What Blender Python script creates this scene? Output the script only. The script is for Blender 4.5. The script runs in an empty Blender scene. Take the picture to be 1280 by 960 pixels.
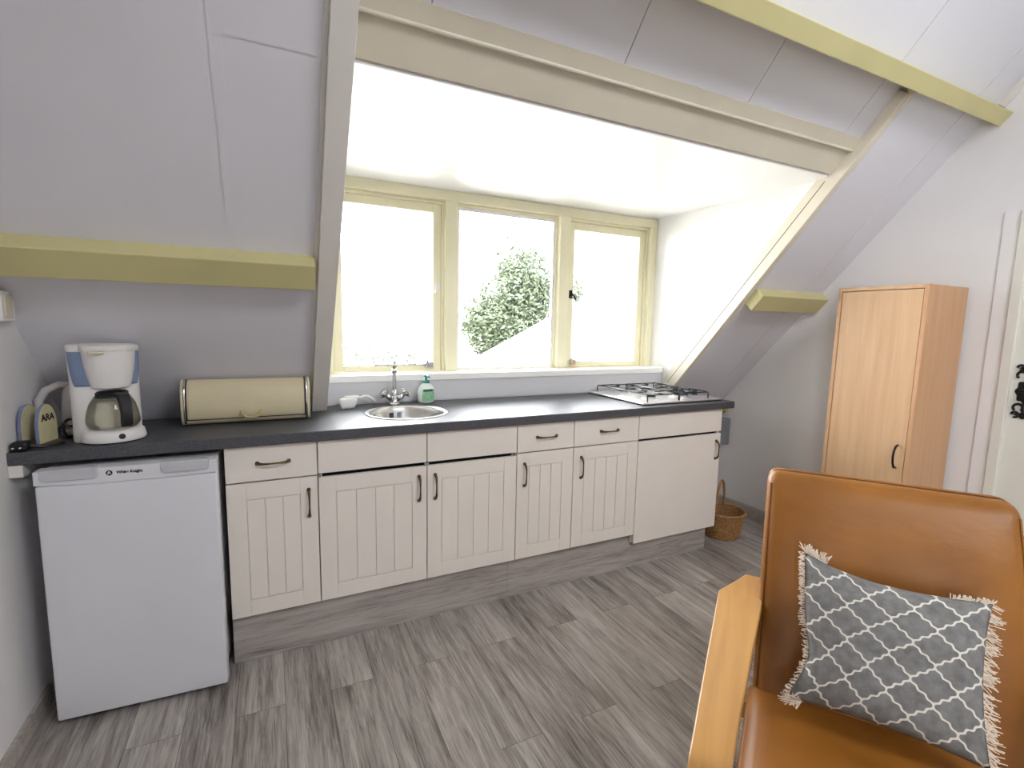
import bpy, bmesh, math, random
from mathutils import Vector, Matrix
random.seed(7)
C = bpy.context.scene.collection
PI = math.pi

# ------------------------------------------------------------------ materials
def lin(h):
    h = h.lstrip('#'); v = [int(h[i:i+2], 16)/255 for i in (0, 2, 4)]
    return tuple(x/12.92 if x <= .04045 else ((x+.055)/1.055)**2.4 for x in v)+(1,)
def new_mat(name):
    m = bpy.data.materials.new(name); m.use_nodes = True
    return m, m.node_tree, m.node_tree.nodes['Principled BSDF']
def N(t, kind, **kw):
    n = t.nodes.new(kind)
    for k, v in kw.items():
        if k in n.inputs: n.inputs[k].default_value = v
        else: setattr(n, k, v)
    return n
def mat(name, col, rough=.5, metal=0, var=.04, scale=6, bump=0, bscale=80, spec=.5, coat=0):
    """painted / plain surface: base colour with a slight procedural mottling and optional bump"""
    m, t, b = new_mat(name)
    c = lin(col) if isinstance(col, str) else col
    tc = N(t, 'ShaderNodeTexCoord')
    nz = N(t, 'ShaderNodeTexNoise', Scale=scale, Detail=4.0)
    t.links.new(tc.outputs['Object'], nz.inputs['Vector'])
    rp = N(t, 'ShaderNodeValToRGB')
    rp.color_ramp.elements[0].position = .3; rp.color_ramp.elements[1].position = .7
    rp.color_ramp.elements[0].color = tuple(x*(1-var) for x in c[:3])+(1,)
    rp.color_ramp.elements[1].color = tuple(min(1, x*(1+var)) for x in c[:3])+(1,)
    t.links.new(nz.outputs['Fac'], rp.inputs['Fac']); t.links.new(rp.outputs['Color'], b.inputs['Base Color'])
    b.inputs['Roughness'].default_value = rough; b.inputs['Metallic'].default_value = metal
    b.inputs['Specular IOR Level'].default_value = spec; b.inputs['Coat Weight'].default_value = coat
    if bump:
        n2 = N(t, 'ShaderNodeTexNoise', Scale=bscale, Detail=5.0)
        t.links.new(tc.outputs['Object'], n2.inputs['Vector'])
        bp = N(t, 'ShaderNodeBump', Strength=bump, Distance=.01)
        t.links.new(n2.outputs['Fac'], bp.inputs['Height']); t.links.new(bp.outputs['Normal'], b.inputs['Normal'])
    return m
def wood_planks(name, axis, bw, rh, cols, rough=.42, vertical=False):
    """grey weathered laminate: planks along axis ('x' or 'y')"""
    m, t, b = new_mat(name)
    tc = N(t, 'ShaderNodeTexCoord')
    mp = N(t, 'ShaderNodeMapping')
    if vertical: mp.inputs['Rotation'].default_value = (PI/2, 0, 0)
    if axis == 'y': mp.inputs['Rotation'].default_value = (0, 0, PI/2)
    mp.inputs['Location'].default_value = (31, 3.5, 0) if vertical else (.55, .03, 0)
    t.links.new(tc.outputs['Object'], mp.inputs['Vector'])
    br = N(t, 'ShaderNodeTexBrick', Scale=1.0); br.offset = .37
    for k, v in (('Mortar Size', .0008), ('Brick Width', bw), ('Row Height', rh), ('Bias', 0.0)): br.inputs[k].default_value = v
    br.inputs['Color1'].default_value = (0, 0, 0, 1); br.inputs['Color2'].default_value = (1, 1, 1, 1)
    t.links.new(mp.outputs['Vector'], br.inputs['Vector'])
    # per-plank shift of the grain
    sh = N(t, 'ShaderNodeVectorMath', operation='MULTIPLY'); sh.inputs[1].default_value = (7.3, 3.1, 5.0)
    t.links.new(br.outputs['Color'], sh.inputs[0])
    ad = N(t, 'ShaderNodeVectorMath', operation='ADD')
    t.links.new(mp.outputs['Vector'], ad.inputs[0]); t.links.new(sh.outputs['Vector'], ad.inputs[1])
    def grain(sx, sy, det, dist):
        q = N(t, 'ShaderNodeMapping'); q.inputs['Scale'].default_value = (sx, sy, sy)
        t.links.new(ad.outputs['Vector'], q.inputs['Vector'])
        z = N(t, 'ShaderNodeTexNoise', Scale=1.0, Detail=det, Distortion=dist, Roughness=.62)
        t.links.new(q.outputs['Vector'], z.inputs['Vector']); return z
    g1 = grain(1.7, 24, 9.0, 1.2); g2 = grain(5.5, 100, 8.0, 1.6); g3 = grain(1.2, 7, 5.0, 1.0)
    mx = N(t, 'ShaderNodeMath', operation='MULTIPLY'); mx.inputs[1].default_value = .46
    t.links.new(g1.outputs['Fac'], mx.inputs[0])
    m2 = N(t, 'ShaderNodeMath', operation='MULTIPLY_ADD'); m2.inputs[1].default_value = .42
    t.links.new(g2.outputs['Fac'], m2.inputs[0]); t.links.new(mx.outputs[0], m2.inputs[2])
    m3 = N(t, 'ShaderNodeMath', operation='MULTIPLY_ADD'); m3.inputs[1].default_value = .30
    t.links.new(g3.outputs['Fac'], m3.inputs[0]); t.links.new(m2.outputs[0], m3.inputs[2])
    m4 = N(t, 'ShaderNodeMath', operation='MULTIPLY_ADD'); m4.inputs[1].default_value = .07
    t.links.new(br.outputs['Color'], m4.inputs[0]); t.links.new(m3.outputs[0], m4.inputs[2])
    rp = N(t, 'ShaderNodeValToRGB')
    e = rp.color_ramp.elements
    e[0].position = .46; e[0].color = lin(cols[0]); e[1].position = .76; e[1].color = lin(cols[3])
    x = e.new(.54); x.color = lin(cols[1]); x = e.new(.62); x.color = lin(cols[2])
    t.links.new(m4.outputs[0], rp.inputs['Fac'])
    dk = N(t, 'ShaderNodeMix', data_type='RGBA'); dk.inputs['B'].default_value = lin(cols[0])
    t.links.new(br.outputs['Fac'], dk.inputs['Factor']); t.links.new(rp.outputs['Color'], dk.inputs['A'])
    t.links.new(dk.outputs['Result'], b.inputs['Base Color'])
    b.inputs['Roughness'].default_value = rough
    bp = N(t, 'ShaderNodeBump', Strength=.12, Distance=.004)
    t.links.new(m4.outputs[0], bp.inputs['Height']); t.links.new(bp.outputs['Normal'], b.inputs['Normal'])
    return m
def wood_fine(name, c0, c1, axis='z', rough=.38):
    m, t, b = new_mat(name)
    tc = N(t, 'ShaderNodeTexCoord'); mp = N(t, 'ShaderNodeMapping')
    s = {'x': (2, 40, 40), 'y': (40, 2, 40), 'z': (40, 40, 2)}[axis]
    mp.inputs['Scale'].default_value = s
    t.links.new(tc.outputs['Object'], mp.inputs['Vector'])
    z = N(t, 'ShaderNodeTexNoise', Scale=1.0, Detail=6.0, Distortion=.6)
    t.links.new(mp.outputs['Vector'], z.inputs['Vector'])
    rp = N(t, 'ShaderNodeValToRGB'); e = rp.color_ramp.elements
    e[0].position = .25; e[0].color = lin(c0); e[1].position = .75; e[1].color = lin(c1)
    t.links.new(z.outputs['Fac'], rp.inputs['Fac']); t.links.new(rp.outputs['Color'], b.inputs['Base Color'])
    b.inputs['Roughness'].default_value = rough
    return m
def glass_mat(name, tint=(1, 1, 1, 1), gl=.06):
    m, t, b = new_mat(name); t.nodes.remove(b)
    out = [n for n in t.nodes if n.type == 'OUTPUT_MATERIAL'][0]
    tr = N(t, 'ShaderNodeBsdfTransparent', Color=tint); g = N(t, 'ShaderNodeBsdfGlossy', Roughness=.03)
    fr = N(t, 'ShaderNodeFresnel', IOR=1.45); mx = N(t, 'ShaderNodeMixShader')
    t.links.new(fr.outputs[0], mx.inputs[0]); t.links.new(tr.outputs[0], mx.inputs[1]); t.links.new(g.outputs[0], mx.inputs[2])
    t.links.new(mx.outputs[0], out.inputs['Surface'])
    return m

M = {}
M['slope'] = mat('white_slope_paint', '#dedde3', .6, var=.015, scale=3, bump=.05, bscale=30)
M['wall'] = mat('white_wall_paint', '#e4e2e1', .7, var=.015, scale=3, bump=.06, bscale=45)
M['trimwhite'] = mat('white_trim_paint', '#e0dcd6', .4, var=.02)
M['dormer'] = mat('white_gloss_paint', '#f1f0ee', .3, var=.01)
M['header'] = mat('cream_header_paint', '#d9d2bf', .45, var=.03, scale=5)
M['beam'] = mat('yellow_beam_paint', '#cbc38e', .45, var=.05, scale=4, bump=.08, bscale=14)
M['frame'] = mat('cream_window_paint', '#ece7c8', .38, var=.02)
M['splash'] = mat('grey_splash', '#cfcfd3', .4, var=.015)
M['floor'] = wood_planks('grey_laminate', 'y', 1.28, .148, ('#544e49', '#7f7872', '#9d9690', '#c3bdb6'), .36)
M['plinth'] = wood_planks('grey_plinth_laminate', 'x', 60.0, 8.0, ('#5e5956', '#928b86', '#a8a19b', '#bdb6b0'), .42, vertical=True)
M['skirt'] = wood_planks('grey_skirting_laminate', 'x', 60.0, 8.0, ('#857d77', '#a39b94', '#b5ada6', '#c3bbb4'), .5, vertical=True)
M['cab'] = mat('cream_cabinet', '#e9e2d9', .42, var=.012)
M['cabside'] = mat('white_carcass', '#e2ded8', .45, var=.012)
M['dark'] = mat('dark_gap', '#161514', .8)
M['brass'] = mat('antique_brass', '#6b5a38', .32, .9, var=.35, scale=60)
M['iron'] = mat('black_iron', '#151416', .45, .4)
M['top'] = None
M['fridge'] = mat('fridge_white', '#dcdde2', .3, var=.008)
M['fridgeg'] = mat('fridge_grip', '#c4c4ca', .35, var=.01)
M['ink'] = mat('black_ink', '#0d0d12', .5)
M['steel'] = mat('brushed_steel', '#d2d2d0', .26, 1, var=.04, scale=30)
M['chrome'] = mat('chrome', '#dadada', .1, 1, var=.01)
M['hob'] = mat('hob_steel', '#dedede', .3, .8, var=.02)
M['blackenamel'] = mat('black_enamel', '#141416', .35)
M['knob'] = mat('grey_knob', '#3b4047', .4)
M['binenamel'] = mat('cream_enamel', '#d8ccaa', .3, var=.04, scale=5)
M['plwhite'] = mat('white_plastic', '#e9e7e4', .28, var=.01)
M['plgrey'] = mat('offwhite_plastic', '#cfc9c6', .35, var=.02)
M['plblue'] = mat('blue_plastic', '#7d8eae', .35, var=.05)
M['plblack'] = mat('black_plastic', '#131316', .4)
M['smoke'] = mat('charcoal_plastic', '#23242a', .3)
M['glass'] = glass_mat('window_glass')
M['carafe'] = glass_mat('carafe_glass', (.86, .85, .76, 1))
M['soapw'] = mat('soap_white', '#e8f2ea', .3, var=.02)
M['soapl'] = mat('soap_label_green', '#8fbf9a', .4, var=.25, scale=50)
M['soapd'] = mat('soap_label_dark', '#1f5a48', .4)
M['teal'] = mat('teal_plastic', '#2f9088', .3)
M['brushw'] = mat('white_bristle', '#eeeeec', .7, var=.08, scale=150, bump=.4, bscale=300)
M['paper'] = mat('cream_painted_wood', '#cfc79d', .5, var=.08, scale=30)
M['bluedge'] = mat('blue_painted_edge', '#7c86a8', .5)
M['brownw'] = mat('brown_base_wood', '#7a5f49', .6)
M['beech'] = wood_fine('beech_veneer', '#c59d76', '#d3b08a', 'z', .36)
M['beech_shaded'] = wood_fine('beech_shade_veneer', '#bd9068', '#caa078', 'z', .4)  # same beech, darker: shade of the cupboard's sides put into the colour
M['armwood'] = wood_fine('bent_birch', '#aa7b41', '#bd8f52', 'y', .3)
M['wicker'] = None
M['leaf'] = mat('leaf_green', (.050, .068, .030, 1), .6, var=.35, scale=3)
M['hedgeleaf'] = mat('hedge_leaf', (.085, .105, .07, 1), .6, var=.2, scale=1)
M['bark'] = mat('bark', '#6f6353', .8, var=.2)
M['tile'] = None
M['house'] = mat('house_render', '#d8d2c6', .8)
M['ground'] = mat('pale_gravel', '#e0dccf', .9, var=.05)
M['fringe'] = mat('cream_fringe_cotton', '#e0d3c2', .9, var=.06)
M['greybox'] = mat('grey_box', '#8d9296', .5)
M['yellow'] = mat('yellow_valve', '#b3ac3a', .45)
M['cream'] = mat('cream_door_paint', '#dcd9cf', .45, var=.02)

def speckle_top():
    m, t, b = new_mat('anthracite_worktop')
    tc = N(t, 'ShaderNodeTexCoord'); z = N(t, 'ShaderNodeTexNoise', Scale=420.0, Detail=3.0)
    t.links.new(tc.outputs['Object'], z.inputs['Vector'])
    rp = N(t, 'ShaderNodeValToRGB'); e = rp.color_ramp.elements
    e[0].position = .42; e[0].color = lin('#2b2c31'); e[1].position = .68; e[1].color = lin('#565860')
    t.links.new(z.outputs['Fac'], rp.inputs['Fac']); t.links.new(rp.outputs['Color'], b.inputs['Base Color'])
    b.inputs['Roughness'].default_value = .5; b.inputs['Specular IOR Level'].default_value = .95
    return m
M['top'] = speckle_top()
def leather():
    m, t, b = new_mat('tan_leather')
    tc = N(t, 'ShaderNodeTexCoord')
    z = N(t, 'ShaderNodeTexNoise', Scale=3.2, Detail=5.0); t.links.new(tc.outputs['Object'], z.inputs['Vector'])
    rp = N(t, 'ShaderNodeValToRGB'); e = rp.color_ramp.elements
    e[0].position = .3; e[0].color = lin('#7d4c14'); e[1].position = .72; e[1].color = lin('#9c6420')
    t.links.new(z.outputs['Fac'], rp.inputs['Fac']); t.links.new(rp.outputs['Color'], b.inputs['Base Color'])
    b.inputs['Roughness'].default_value = .46; b.inputs['Specular IOR Level'].default_value = .4
    v = N(t, 'ShaderNodeTexVoronoi', Scale=260.0); t.links.new(tc.outputs['Object'], v.inputs['Vector'])
    mp = N(t, 'ShaderNodeMapping'); mp.inputs['Scale'].default_value = (5, 5, 9); mp.inputs['Rotation'].default_value = (.3, .5, .4)
    t.links.new(tc.outputs['Object'], mp.inputs['Vector'])
    w = N(t, 'ShaderNodeTexNoise', Scale=1.0, Detail=3.0, Distortion=.35); t.links.new(mp.outputs['Vector'], w.inputs['Vector'])
    b1 = N(t, 'ShaderNodeBump', Strength=.06, Distance=.002); t.links.new(v.outputs['Distance'], b1.inputs['Height'])
    b2 = N(t, 'ShaderNodeBump', Strength=.22, Distance=.02); t.links.new(w.outputs['Fac'], b2.inputs['Height'])
    t.links.new(b1.outputs['Normal'], b2.inputs['Normal']); t.links.new(b2.outputs['Normal'], b.inputs['Normal'])
    return m
M['leather'] = leather()
def wicker():
    m, t, b = new_mat('wicker_weave')
    tc = N(t, 'ShaderNodeTexCoord'); z = N(t, 'ShaderNodeTexNoise', Scale=70.0, Detail=3.0)
    t.links.new(tc.outputs['Object'], z.inputs['Vector'])
    rp = N(t, 'ShaderNodeValToRGB'); e = rp.color_ramp.elements
    e[0].position = .3; e[0].color = lin('#8c6238'); e[1].position = .7; e[1].color = lin('#bb8c58')
    t.links.new(z.outputs['Fac'], rp.inputs['Fac']); t.links.new(rp.outputs['Color'], b.inputs['Base Color'])
    b.inputs['Roughness'].default_value = .55
    return m
M['wicker'] = wicker()
def rooftile():
    m, t, b = new_mat('pale_roof_tiles')
    tc = N(t, 'ShaderNodeTexCoord')
    w = N(t, 'ShaderNodeTexBrick', Scale=1.0)
    for k, v in (('Mortar Size', .02), ('Brick Width', .3), ('Row Height', .35)): w.inputs[k].default_value = v
    w.inputs['Color1'].default_value = (.062, .060, .058, 1); w.inputs['Color2'].default_value = (.056, .055, .054, 1); w.inputs['Mortar'].default_value = (.045, .044, .043, 1)
    t.links.new(tc.outputs['Generated'], w.inputs['Vector']); 
    mp = N(t, 'ShaderNodeMapping'); mp.inputs['Scale'].default_value = (16, 16, 16)
    t.links.new(tc.outputs['Generated'], mp.inputs['Vector']); t.links.new(mp.outputs['Vector'], w.inputs['Vector'])
    t.links.new(w.outputs['Color'], b.inputs['Base Color']); b.inputs['Roughness'].default_value = .8
    return m
M['tile'] = rooftile()
def trellis():
    """grey cushion cloth with a cream ogee trellis, on the cushion's own UV map"""
    m, t, b = new_mat('grey_trellis_cloth')
    uv = N(t, 'ShaderNodeUVMap'); sp = N(t, 'ShaderNodeSeparateXYZ'); t.links.new(uv.outputs[0], sp.inputs[0])
    def mth(op, a, c=None, d=None):
        n = N(t, 'ShaderNodeMath', operation=op)
        for i, x in enumerate((a, c, d)):
            if x is None: continue
            if isinstance(x, (int, float)): n.inputs[i].default_value = x
            else: t.links.new(x, n.inputs[i])
        return n.outputs[0]
    U, V = sp.outputs['X'], sp.outputs['Y']
    p = mth('ADD', mth('MULTIPLY', U, 4.15), mth('MULTIPLY', V, 4.08))
    q = mth('SUBTRACT', mth('MULTIPLY', U, 4.15), mth('MULTIPLY', V, 4.08))
    def line(a, c):
        s1 = mth('MULTIPLY', mth('SINE', mth('MULTIPLY', c, 2*PI)), .030)
        s2 = mth('MULTIPLY', mth('SINE', mth('MULTIPLY', c, 6*PI)), .030)
        x = mth('ADD', a, mth('ADD', s1, s2))
        fr = mth('ABSOLUTE', mth('SUBTRACT', mth('FRACT', x), .5))
        return mth('GREATER_THAN', fr, .462)
    ln = mth('MAXIMUM', line(p, q), line(q, p))
    tc = N(t, 'ShaderNodeTexCoord'); z = N(t, 'ShaderNodeTexNoise', Scale=55.0, Detail=4.0)
    t.links.new(tc.outputs['Object'], z.inputs['Vector'])
    rp = N(t, 'ShaderNodeValToRGB'); e = rp.color_ramp.elements
    e[0].position = .3; e[0].color = lin('#6a6966'); e[1].position = .7; e[1].color = lin('#838280')
    t.links.new(z.outputs['Fac'], rp.inputs['Fac'])
    mx = N(t, 'ShaderNodeMix', data_type='RGBA'); mx.inputs['B'].default_value = lin('#d3cec3')
    t.links.new(ln, mx.inputs['Factor']); t.links.new(rp.outputs['Color'], mx.inputs['A'])
    t.links.new(mx.outputs['Result'], b.inputs['Base Color']); b.inputs['Roughness'].default_value = .95
    b.inputs['Specular IOR Level'].default_value = .15
    w = N(t, 'ShaderNodeTexNoise', Scale=500.0, Detail=2.0); t.links.new(tc.outputs['Object'], w.inputs['Vector'])
    bp = N(t, 'ShaderNodeBump', Strength=.35, Distance=.003)
    t.links.new(w.outputs['Fac'], bp.inputs['Height']); t.links.new(bp.outputs['Normal'], b.inputs['Normal'])
    return m
M['trellis'] = trellis()

# ------------------------------------------------------------------ mesh builders
class MB:
    def __init__(s): s.v = []; s.f = []; s.uv = None
    def add(s, vs, fs):
        o = len(s.v); s.v += [tuple(x) for x in vs]; s.f += [tuple(i+o for i in q) for q in fs]; return s
    def box(s, x0, x1, y0, y1, z0, z1):
        return s.hexa([(x0,y0,z0),(x1,y0,z0),(x1,y1,z0),(x0,y1,z0),(x0,y0,z1),(x1,y0,z1),(x1,y1,z1),(x0,y1,z1)])
    def hexa(s, p):
        return s.add(p, [(0,3,2,1),(4,5,6,7),(0,1,5,4),(1,2,6,5),(2,3,7,6),(3,0,4,7)])
    def prism(s, poly, fn, h0, h1):
        """closed polygon of 2D points; fn(a, b, h) gives the 3D point"""
        n = len(poly); vs = [fn(a, b, h0) for a, b in poly]+[fn(a, b, h1) for a, b in poly]
        return s.add(vs, [tuple(range(n-1, -1, -1)), tuple(range(n, 2*n))]+[(i, (i+1) % n, n+(i+1) % n, n+i) for i in range(n)])
    def lathe(s, prof, c=(0, 0, 0), n=32, sx=1, sy=1, cap=True):
        vs = []
        for r, z in prof:
            for k in range(n):
                a = 2*PI*k/n; vs.append((c[0]+r*sx*math.cos(a), c[1]+r*sy*math.sin(a), c[2]+z))
        fs = []
        for i in range(len(prof)-1):
            for k in range(n):
                k2 = (k+1) % n; fs.append((i*n+k, i*n+k2, (i+1)*n+k2, (i+1)*n+k))
        if cap: fs.append(tuple(range(n-1, -1, -1))); fs.append(tuple((len(prof)-1)*n+k for k in range(n)))
        return s.add(vs, fs)
    def tube(s, pts, r, n=8, closed=False):
        P = [Vector(p) for p in pts]; m = len(P); vs = []; up = None
        rr = r if isinstance(r, (list, tuple)) else [r]*m
        for i in range(m):
            d = (P[(i+1) % m]-P[i-1]) if closed else (P[min(i+1, m-1)]-P[max(i-1, 0)])
            d.normalize()
            if up is None:
                up = Vector((0, 0, 1)) if abs(d.z) < .9 else Vector((1, 0, 0))
            x = up - d*up.dot(d)
            if x.length < 1e-4: x = d.orthogonal()
            x.normalize(); up = x; y = d.cross(x)
            for k in range(n):
                a = 2*PI*k/n; vs.append(P[i]+x*(rr[i]*math.cos(a))+y*(rr[i]*math.sin(a)))
        fs = [(i*n+k, i*n+(k+1) % n, ((i+1) % m)*n+(k+1) % n, ((i+1) % m)*n+k) for i in range(m if closed else m-1) for k in range(n)]
        if not closed: fs += [tuple(range(n-1, -1, -1)), tuple((m-1)*n+k for k in range(n))]
        return s.add(vs, fs)
    def rbox(s, x0, x1, y0, y1, z0, z1, r, n=8, fn=None):
        """box with rounded edges on a dense grid; fn(p, u) may displace (u = -1..1 box coords)"""
        cx, cy, cz = (x0+x1)/2, (y0+y1)/2, (z0+z1)/2; h = Vector(((x1-x0)/2, (y1-y0)/2, (z1-z0)/2))
        idx = {}; vs = []; fs = []
        def grid(hh):   # sample positions concentrated at the rounded ends
            k = 4; e = [-1+ (r/hh)*(1-math.cos(PI/2*i/k)) for i in range(k+1)]
            inner = [-1+r/hh+(2-2*r/hh)*i/n for i in range(1, n)]
            return e+inner+[-x for x in reversed(e)]
        g = [grid(q) for q in h]
        def vert(i, j, k):
            key = (i, j, k)
            if key not in idx:
                u = Vector((g[0][i], g[1][j], g[2][k])); p = Vector((u[0]*h[0], u[1]*h[1], u[2]*h[2]))
                c = Vector([max(-(h[q]-r), min(h[q]-r, p[q])) for q in range(3)])
                d = p-c
                if d.length > 1e-9: p = c+d.normalized()*r
                p = Vector((p[0]+cx, p[1]+cy, p[2]+cz))
                if fn: p = fn(p, u)
                idx[key] = len(vs); vs.append(p)
            return idx[key]
        L = [len(q)-1 for q in g]
        for ax in range(3):
            a, b_ = [q for q in range(3) if q != ax]
            for side in (0, L[ax]):
                for i in range(L[a]):
                    for j in range(L[b_]):
                        q = []
                        for di, dj in ((0,0),(1,0),(1,1),(0,1)):
                            t = [0,0,0]; t[ax] = side; t[a] = i+di; t[b_] = j+dj; q.append(vert(*t))
                        fs.append(tuple(q))
        return s.add(vs, fs)
    def build(s, name, m, parent=None, off=(0, 0, 0), smooth=False, bevel=0, label=None, fix=True, auto=None):
        me = bpy.data.meshes.new(name)
        me.from_pydata([(x-off[0], y-off[1], z-off[2]) for x, y, z in s.v], [], s.f)
        if fix:
            bm = bmesh.new(); bm.from_mesh(me); bmesh.ops.recalc_face_normals(bm, faces=bm.faces); bm.to_mesh(me); bm.free()
        me.materials.append(m)
        o = bpy.data.objects.new(name, me); C.objects.link(o)
        if parent is not None: o.parent = parent
        if smooth or auto:
            for p in me.polygons: p.use_smooth = True
            if auto: me.set_sharp_from_angle(angle=math.radians(auto))
        if bevel:
            md = o.modifiers.new('bevel', 'BEVEL'); md.width = bevel; md.segments = 2; md.limit_method = 'ANGLE'; md.angle_limit = math.radians(40)
        if label: o['label'] = label
        return o
def B(*a): return MB().box(*a)
def struct(o, label=None):
    o['kind'] = 'structure'
    if label: o['label'] = label
    return o
def tag(o, label, cat, group=None):
    o['label'] = label; o['category'] = cat
    if group: o['group'] = group
    return o
def empty(name, loc=(0, 0, 0), rz=0):
    o = bpy.data.objects.new(name, None); C.objects.link(o); o.location = loc; o.rotation_euler = (0, 0, rz); o.empty_display_size = .05
    return o
def thing(name, label, cat, loc=(0, 0, 0), rz=0, group=None): return tag(empty(name, loc, rz), label, cat, group)
def arc(c, r, a0, a1, n, fn): return [fn(c[0]+r*math.cos(a0+(a1-a0)*i/n), c[1]+r*math.sin(a0+(a1-a0)*i/n)) for i in range(n+1)]
def text_mesh(name, body, size, m, parent, mtx, extrude=.0004):
    cu = bpy.data.curves.new(name, 'FONT'); cu.body = body; cu.size = size; cu.extrude = extrude; cu.offset = .0005 if size < .02 else .001; cu.align_x = 'CENTER'; cu.align_y = 'CENTER'
    tmp = bpy.data.objects.new(name, cu); C.objects.link(tmp)
    me = bpy.data.meshes.new_from_object(tmp.evaluated_get(bpy.context.evaluated_depsgraph_get()))
    bpy.data.objects.remove(tmp); me.name = name; me.materials.clear(); me.materials.append(m)
    o = bpy.data.objects.new(name, me); C.objects.link(o); o.parent = parent; o.matrix_local = mtx
    return o

# ------------------------------------------------------------------ roof geometry
WX = 3.669; LX = -.015
SU = (-.66502, .74682); SN = (-.74682, -.66502)
def RP(x, t, d, back=False):
    y = .4098+SU[0]*t+SN[0]*d; z = .9479+SU[1]*t+SN[1]*d
    return (x, -4.2-y if back else y, z)
def roofbox(mb, x0, x1, t0, t1, d0, d1, back=False):
    return mb.hexa([RP(x0,t0,d0,back), RP(x1,t0,d0,back), RP(x1,t1,d0,back), RP(x0,t1,d0,back),
                    RP(x0,t0,d1,back), RP(x1,t0,d1,back), RP(x1,t1,d1,back), RP(x0,t1,d1,back)])
DL, DR = .935, 3.08      # dormer opening
TR = 3.775               # ridge
G = .0035                # joint between ceiling boards

# floor
struct(B(LX-.2, WX+.2, -5.0, .75, -.12, 0).build('floor', M['floor']))
# walls
GY0, GY1, GZ0, GZ1 = -3.5, -2.6, .9, 2.0      # opening for the fill window added behind the camera
w = MB()
for pg in ([(.75, -.12), (.75, .66), (-2.1, 4.0), (GY1, 3.82), (GY1, -.12)], [(GY1, GZ1), (GY1, 3.82), (GY0, 2.30), (GY0, GZ1)],
           [(GY1, -.12), (GY1, GZ0), (GY0, GZ0), (GY0, -.12)], [(GY0, -.12), (GY0, 2.30), (-4.95, .66), (-4.95, -.12)]):
    w.prism(pg, lambda a, b, h: (h, a, b), LX-.2, LX)
struct(w.build('wall_left', M['wall']))
dy0, dy1, dzt = -.957, -1.757, 1.80
w = MB()   # right wall with the doorway left open
w.prism([(.75, -.12), (.75, .66), (dy0, 2.66), (dy0, -.12)], lambda a, b, h: (h, a, b), WX, WX+.2)
w.prism([(dy0, dzt), (dy0, 2.66), (dy1, 3.60), (dy1, dzt)], lambda a, b, h: (h, a, b), WX, WX+.2)
w.prism([(dy1, -.12), (dy1, 3.60), (-2.1, 4.0), (-4.95, .66), (-4.95, -.12)], lambda a, b, h: (h, a, b), WX, WX+.2)
struct(w.build('wall_right', M['wall']))
struct(B(LX, WX, -4.95, -4.78, 0, .82).build('wall_rear', M['wall']))
w = MB(); w.box(LX, DL, .58, .70, 0, .74); w.box(DR, WX, .58, .70, 0, .74); w.box(DL, DR, .5635, .75, 0, 1.0)
struct(w.build('wall_front', M['wall']))
struct(B(DL, DR, .558, .5635, .895, 1.0).build('trim_1', M['splash']), 'pale grey upstand behind the worktop under the window')
# sloping ceiling: boards with open joints on a backing
w = MB()
roofbox(w, LX-.2, DL-.03, -.42, TR, -.16, -.02); roofbox(w, DR+.015, WX+.2, -.42, TR, -.16, -.02)
roofbox(w, DL-.03, DR+.03, 1.44, TR, -.2, -.07)
roofbox(w, LX-.2, DL-.03, -.42, TR, -.02, 0); roofbox(w, .622, DL-.03, 1.385, TR, 0, .0025)
roofbox(w, .598, .625, .78, TR, 0, .0022)
for a, b_ in ((DL-.03, 1.122), (1.122+G, 1.762), (1.762+G, 2.34), (2.34+G, 2.94), (2.94+G, DR+.03)):
    roofbox(w, a, b_, 1.53, 1.815, -.07, -.05)
roofbox(w, DL-.03, 2.885, 1.81, TR, -.07, -.0); roofbox(w, 2.885+G, DR+.03, 1.81, TR, -.07, 0)
roofbox(w, DR+.0145, 3.485, -.42, TR, -.02, 0); roofbox(w, 3.485+G, WX+.2, -.42, TR, -.02, 0)
# far slope behind the camera
SX0, SX1, ST0, ST1 = 1.5, 2.75, 2.2, 3.0  # opening for the added roof window that lets in fill light
roofbox(w, LX-.2, SX0, -.42, TR, -.16, 0, True); roofbox(w, SX1, WX+.2, -.42, TR, -.16, 0, True)
roofbox(w, SX0, SX1, -.42, ST0, -.16, 0, True); roofbox(w, SX0, SX1, ST1, TR, -.16, 0, True)
struct(w.build('ceiling', M['slope']))
# dormer: ceiling and cheeks
w = MB(); w.hexa([(DL-.06,-.46,2.012),(DR+.06,-.46,2.012),(DR+.06,.80,2.026),(DL-.06,.80,2.026),(DL-.06,-.46,2.13),(DR+.06,-.46,2.13),(DR+.06,.80,2.13),(DL-.06,.80,2.13)])
struct(w.build('ceiling_dormer', M['dormer']))
for nm, xa, xb in (('wall_dormer_right', DR, DR+.028), ('wall_dormer_left', DL-.028, DL)):
    w = MB().prism([(.80, .60), (.80, 2.12), (-.53, 2.12), (-.44, 2.012), (.66, .76), (.66, .60)], lambda a, b, h: (h, a, b), xa, xb)
    struct(w.build(nm, M['dormer']))
# header over the dormer opening
w = MB(); roofbox(w, DL, DR, 1.385, 1.505, -.17, -.055)
struct(w.build('trim_2', M['header'], bevel=.004), 'cream header board across the top of the dormer opening')
w = MB(); roofbox(w, DL, 3.06, 1.505, 1.558, -.1, -.043)
w.tube([RP(DL, 1.503, -.046), RP(3.06, 1.503, -.046)], .007, 10)
struct(w.build('trim_3', M['header']), 'cream moulded strip above the dormer header')
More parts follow.
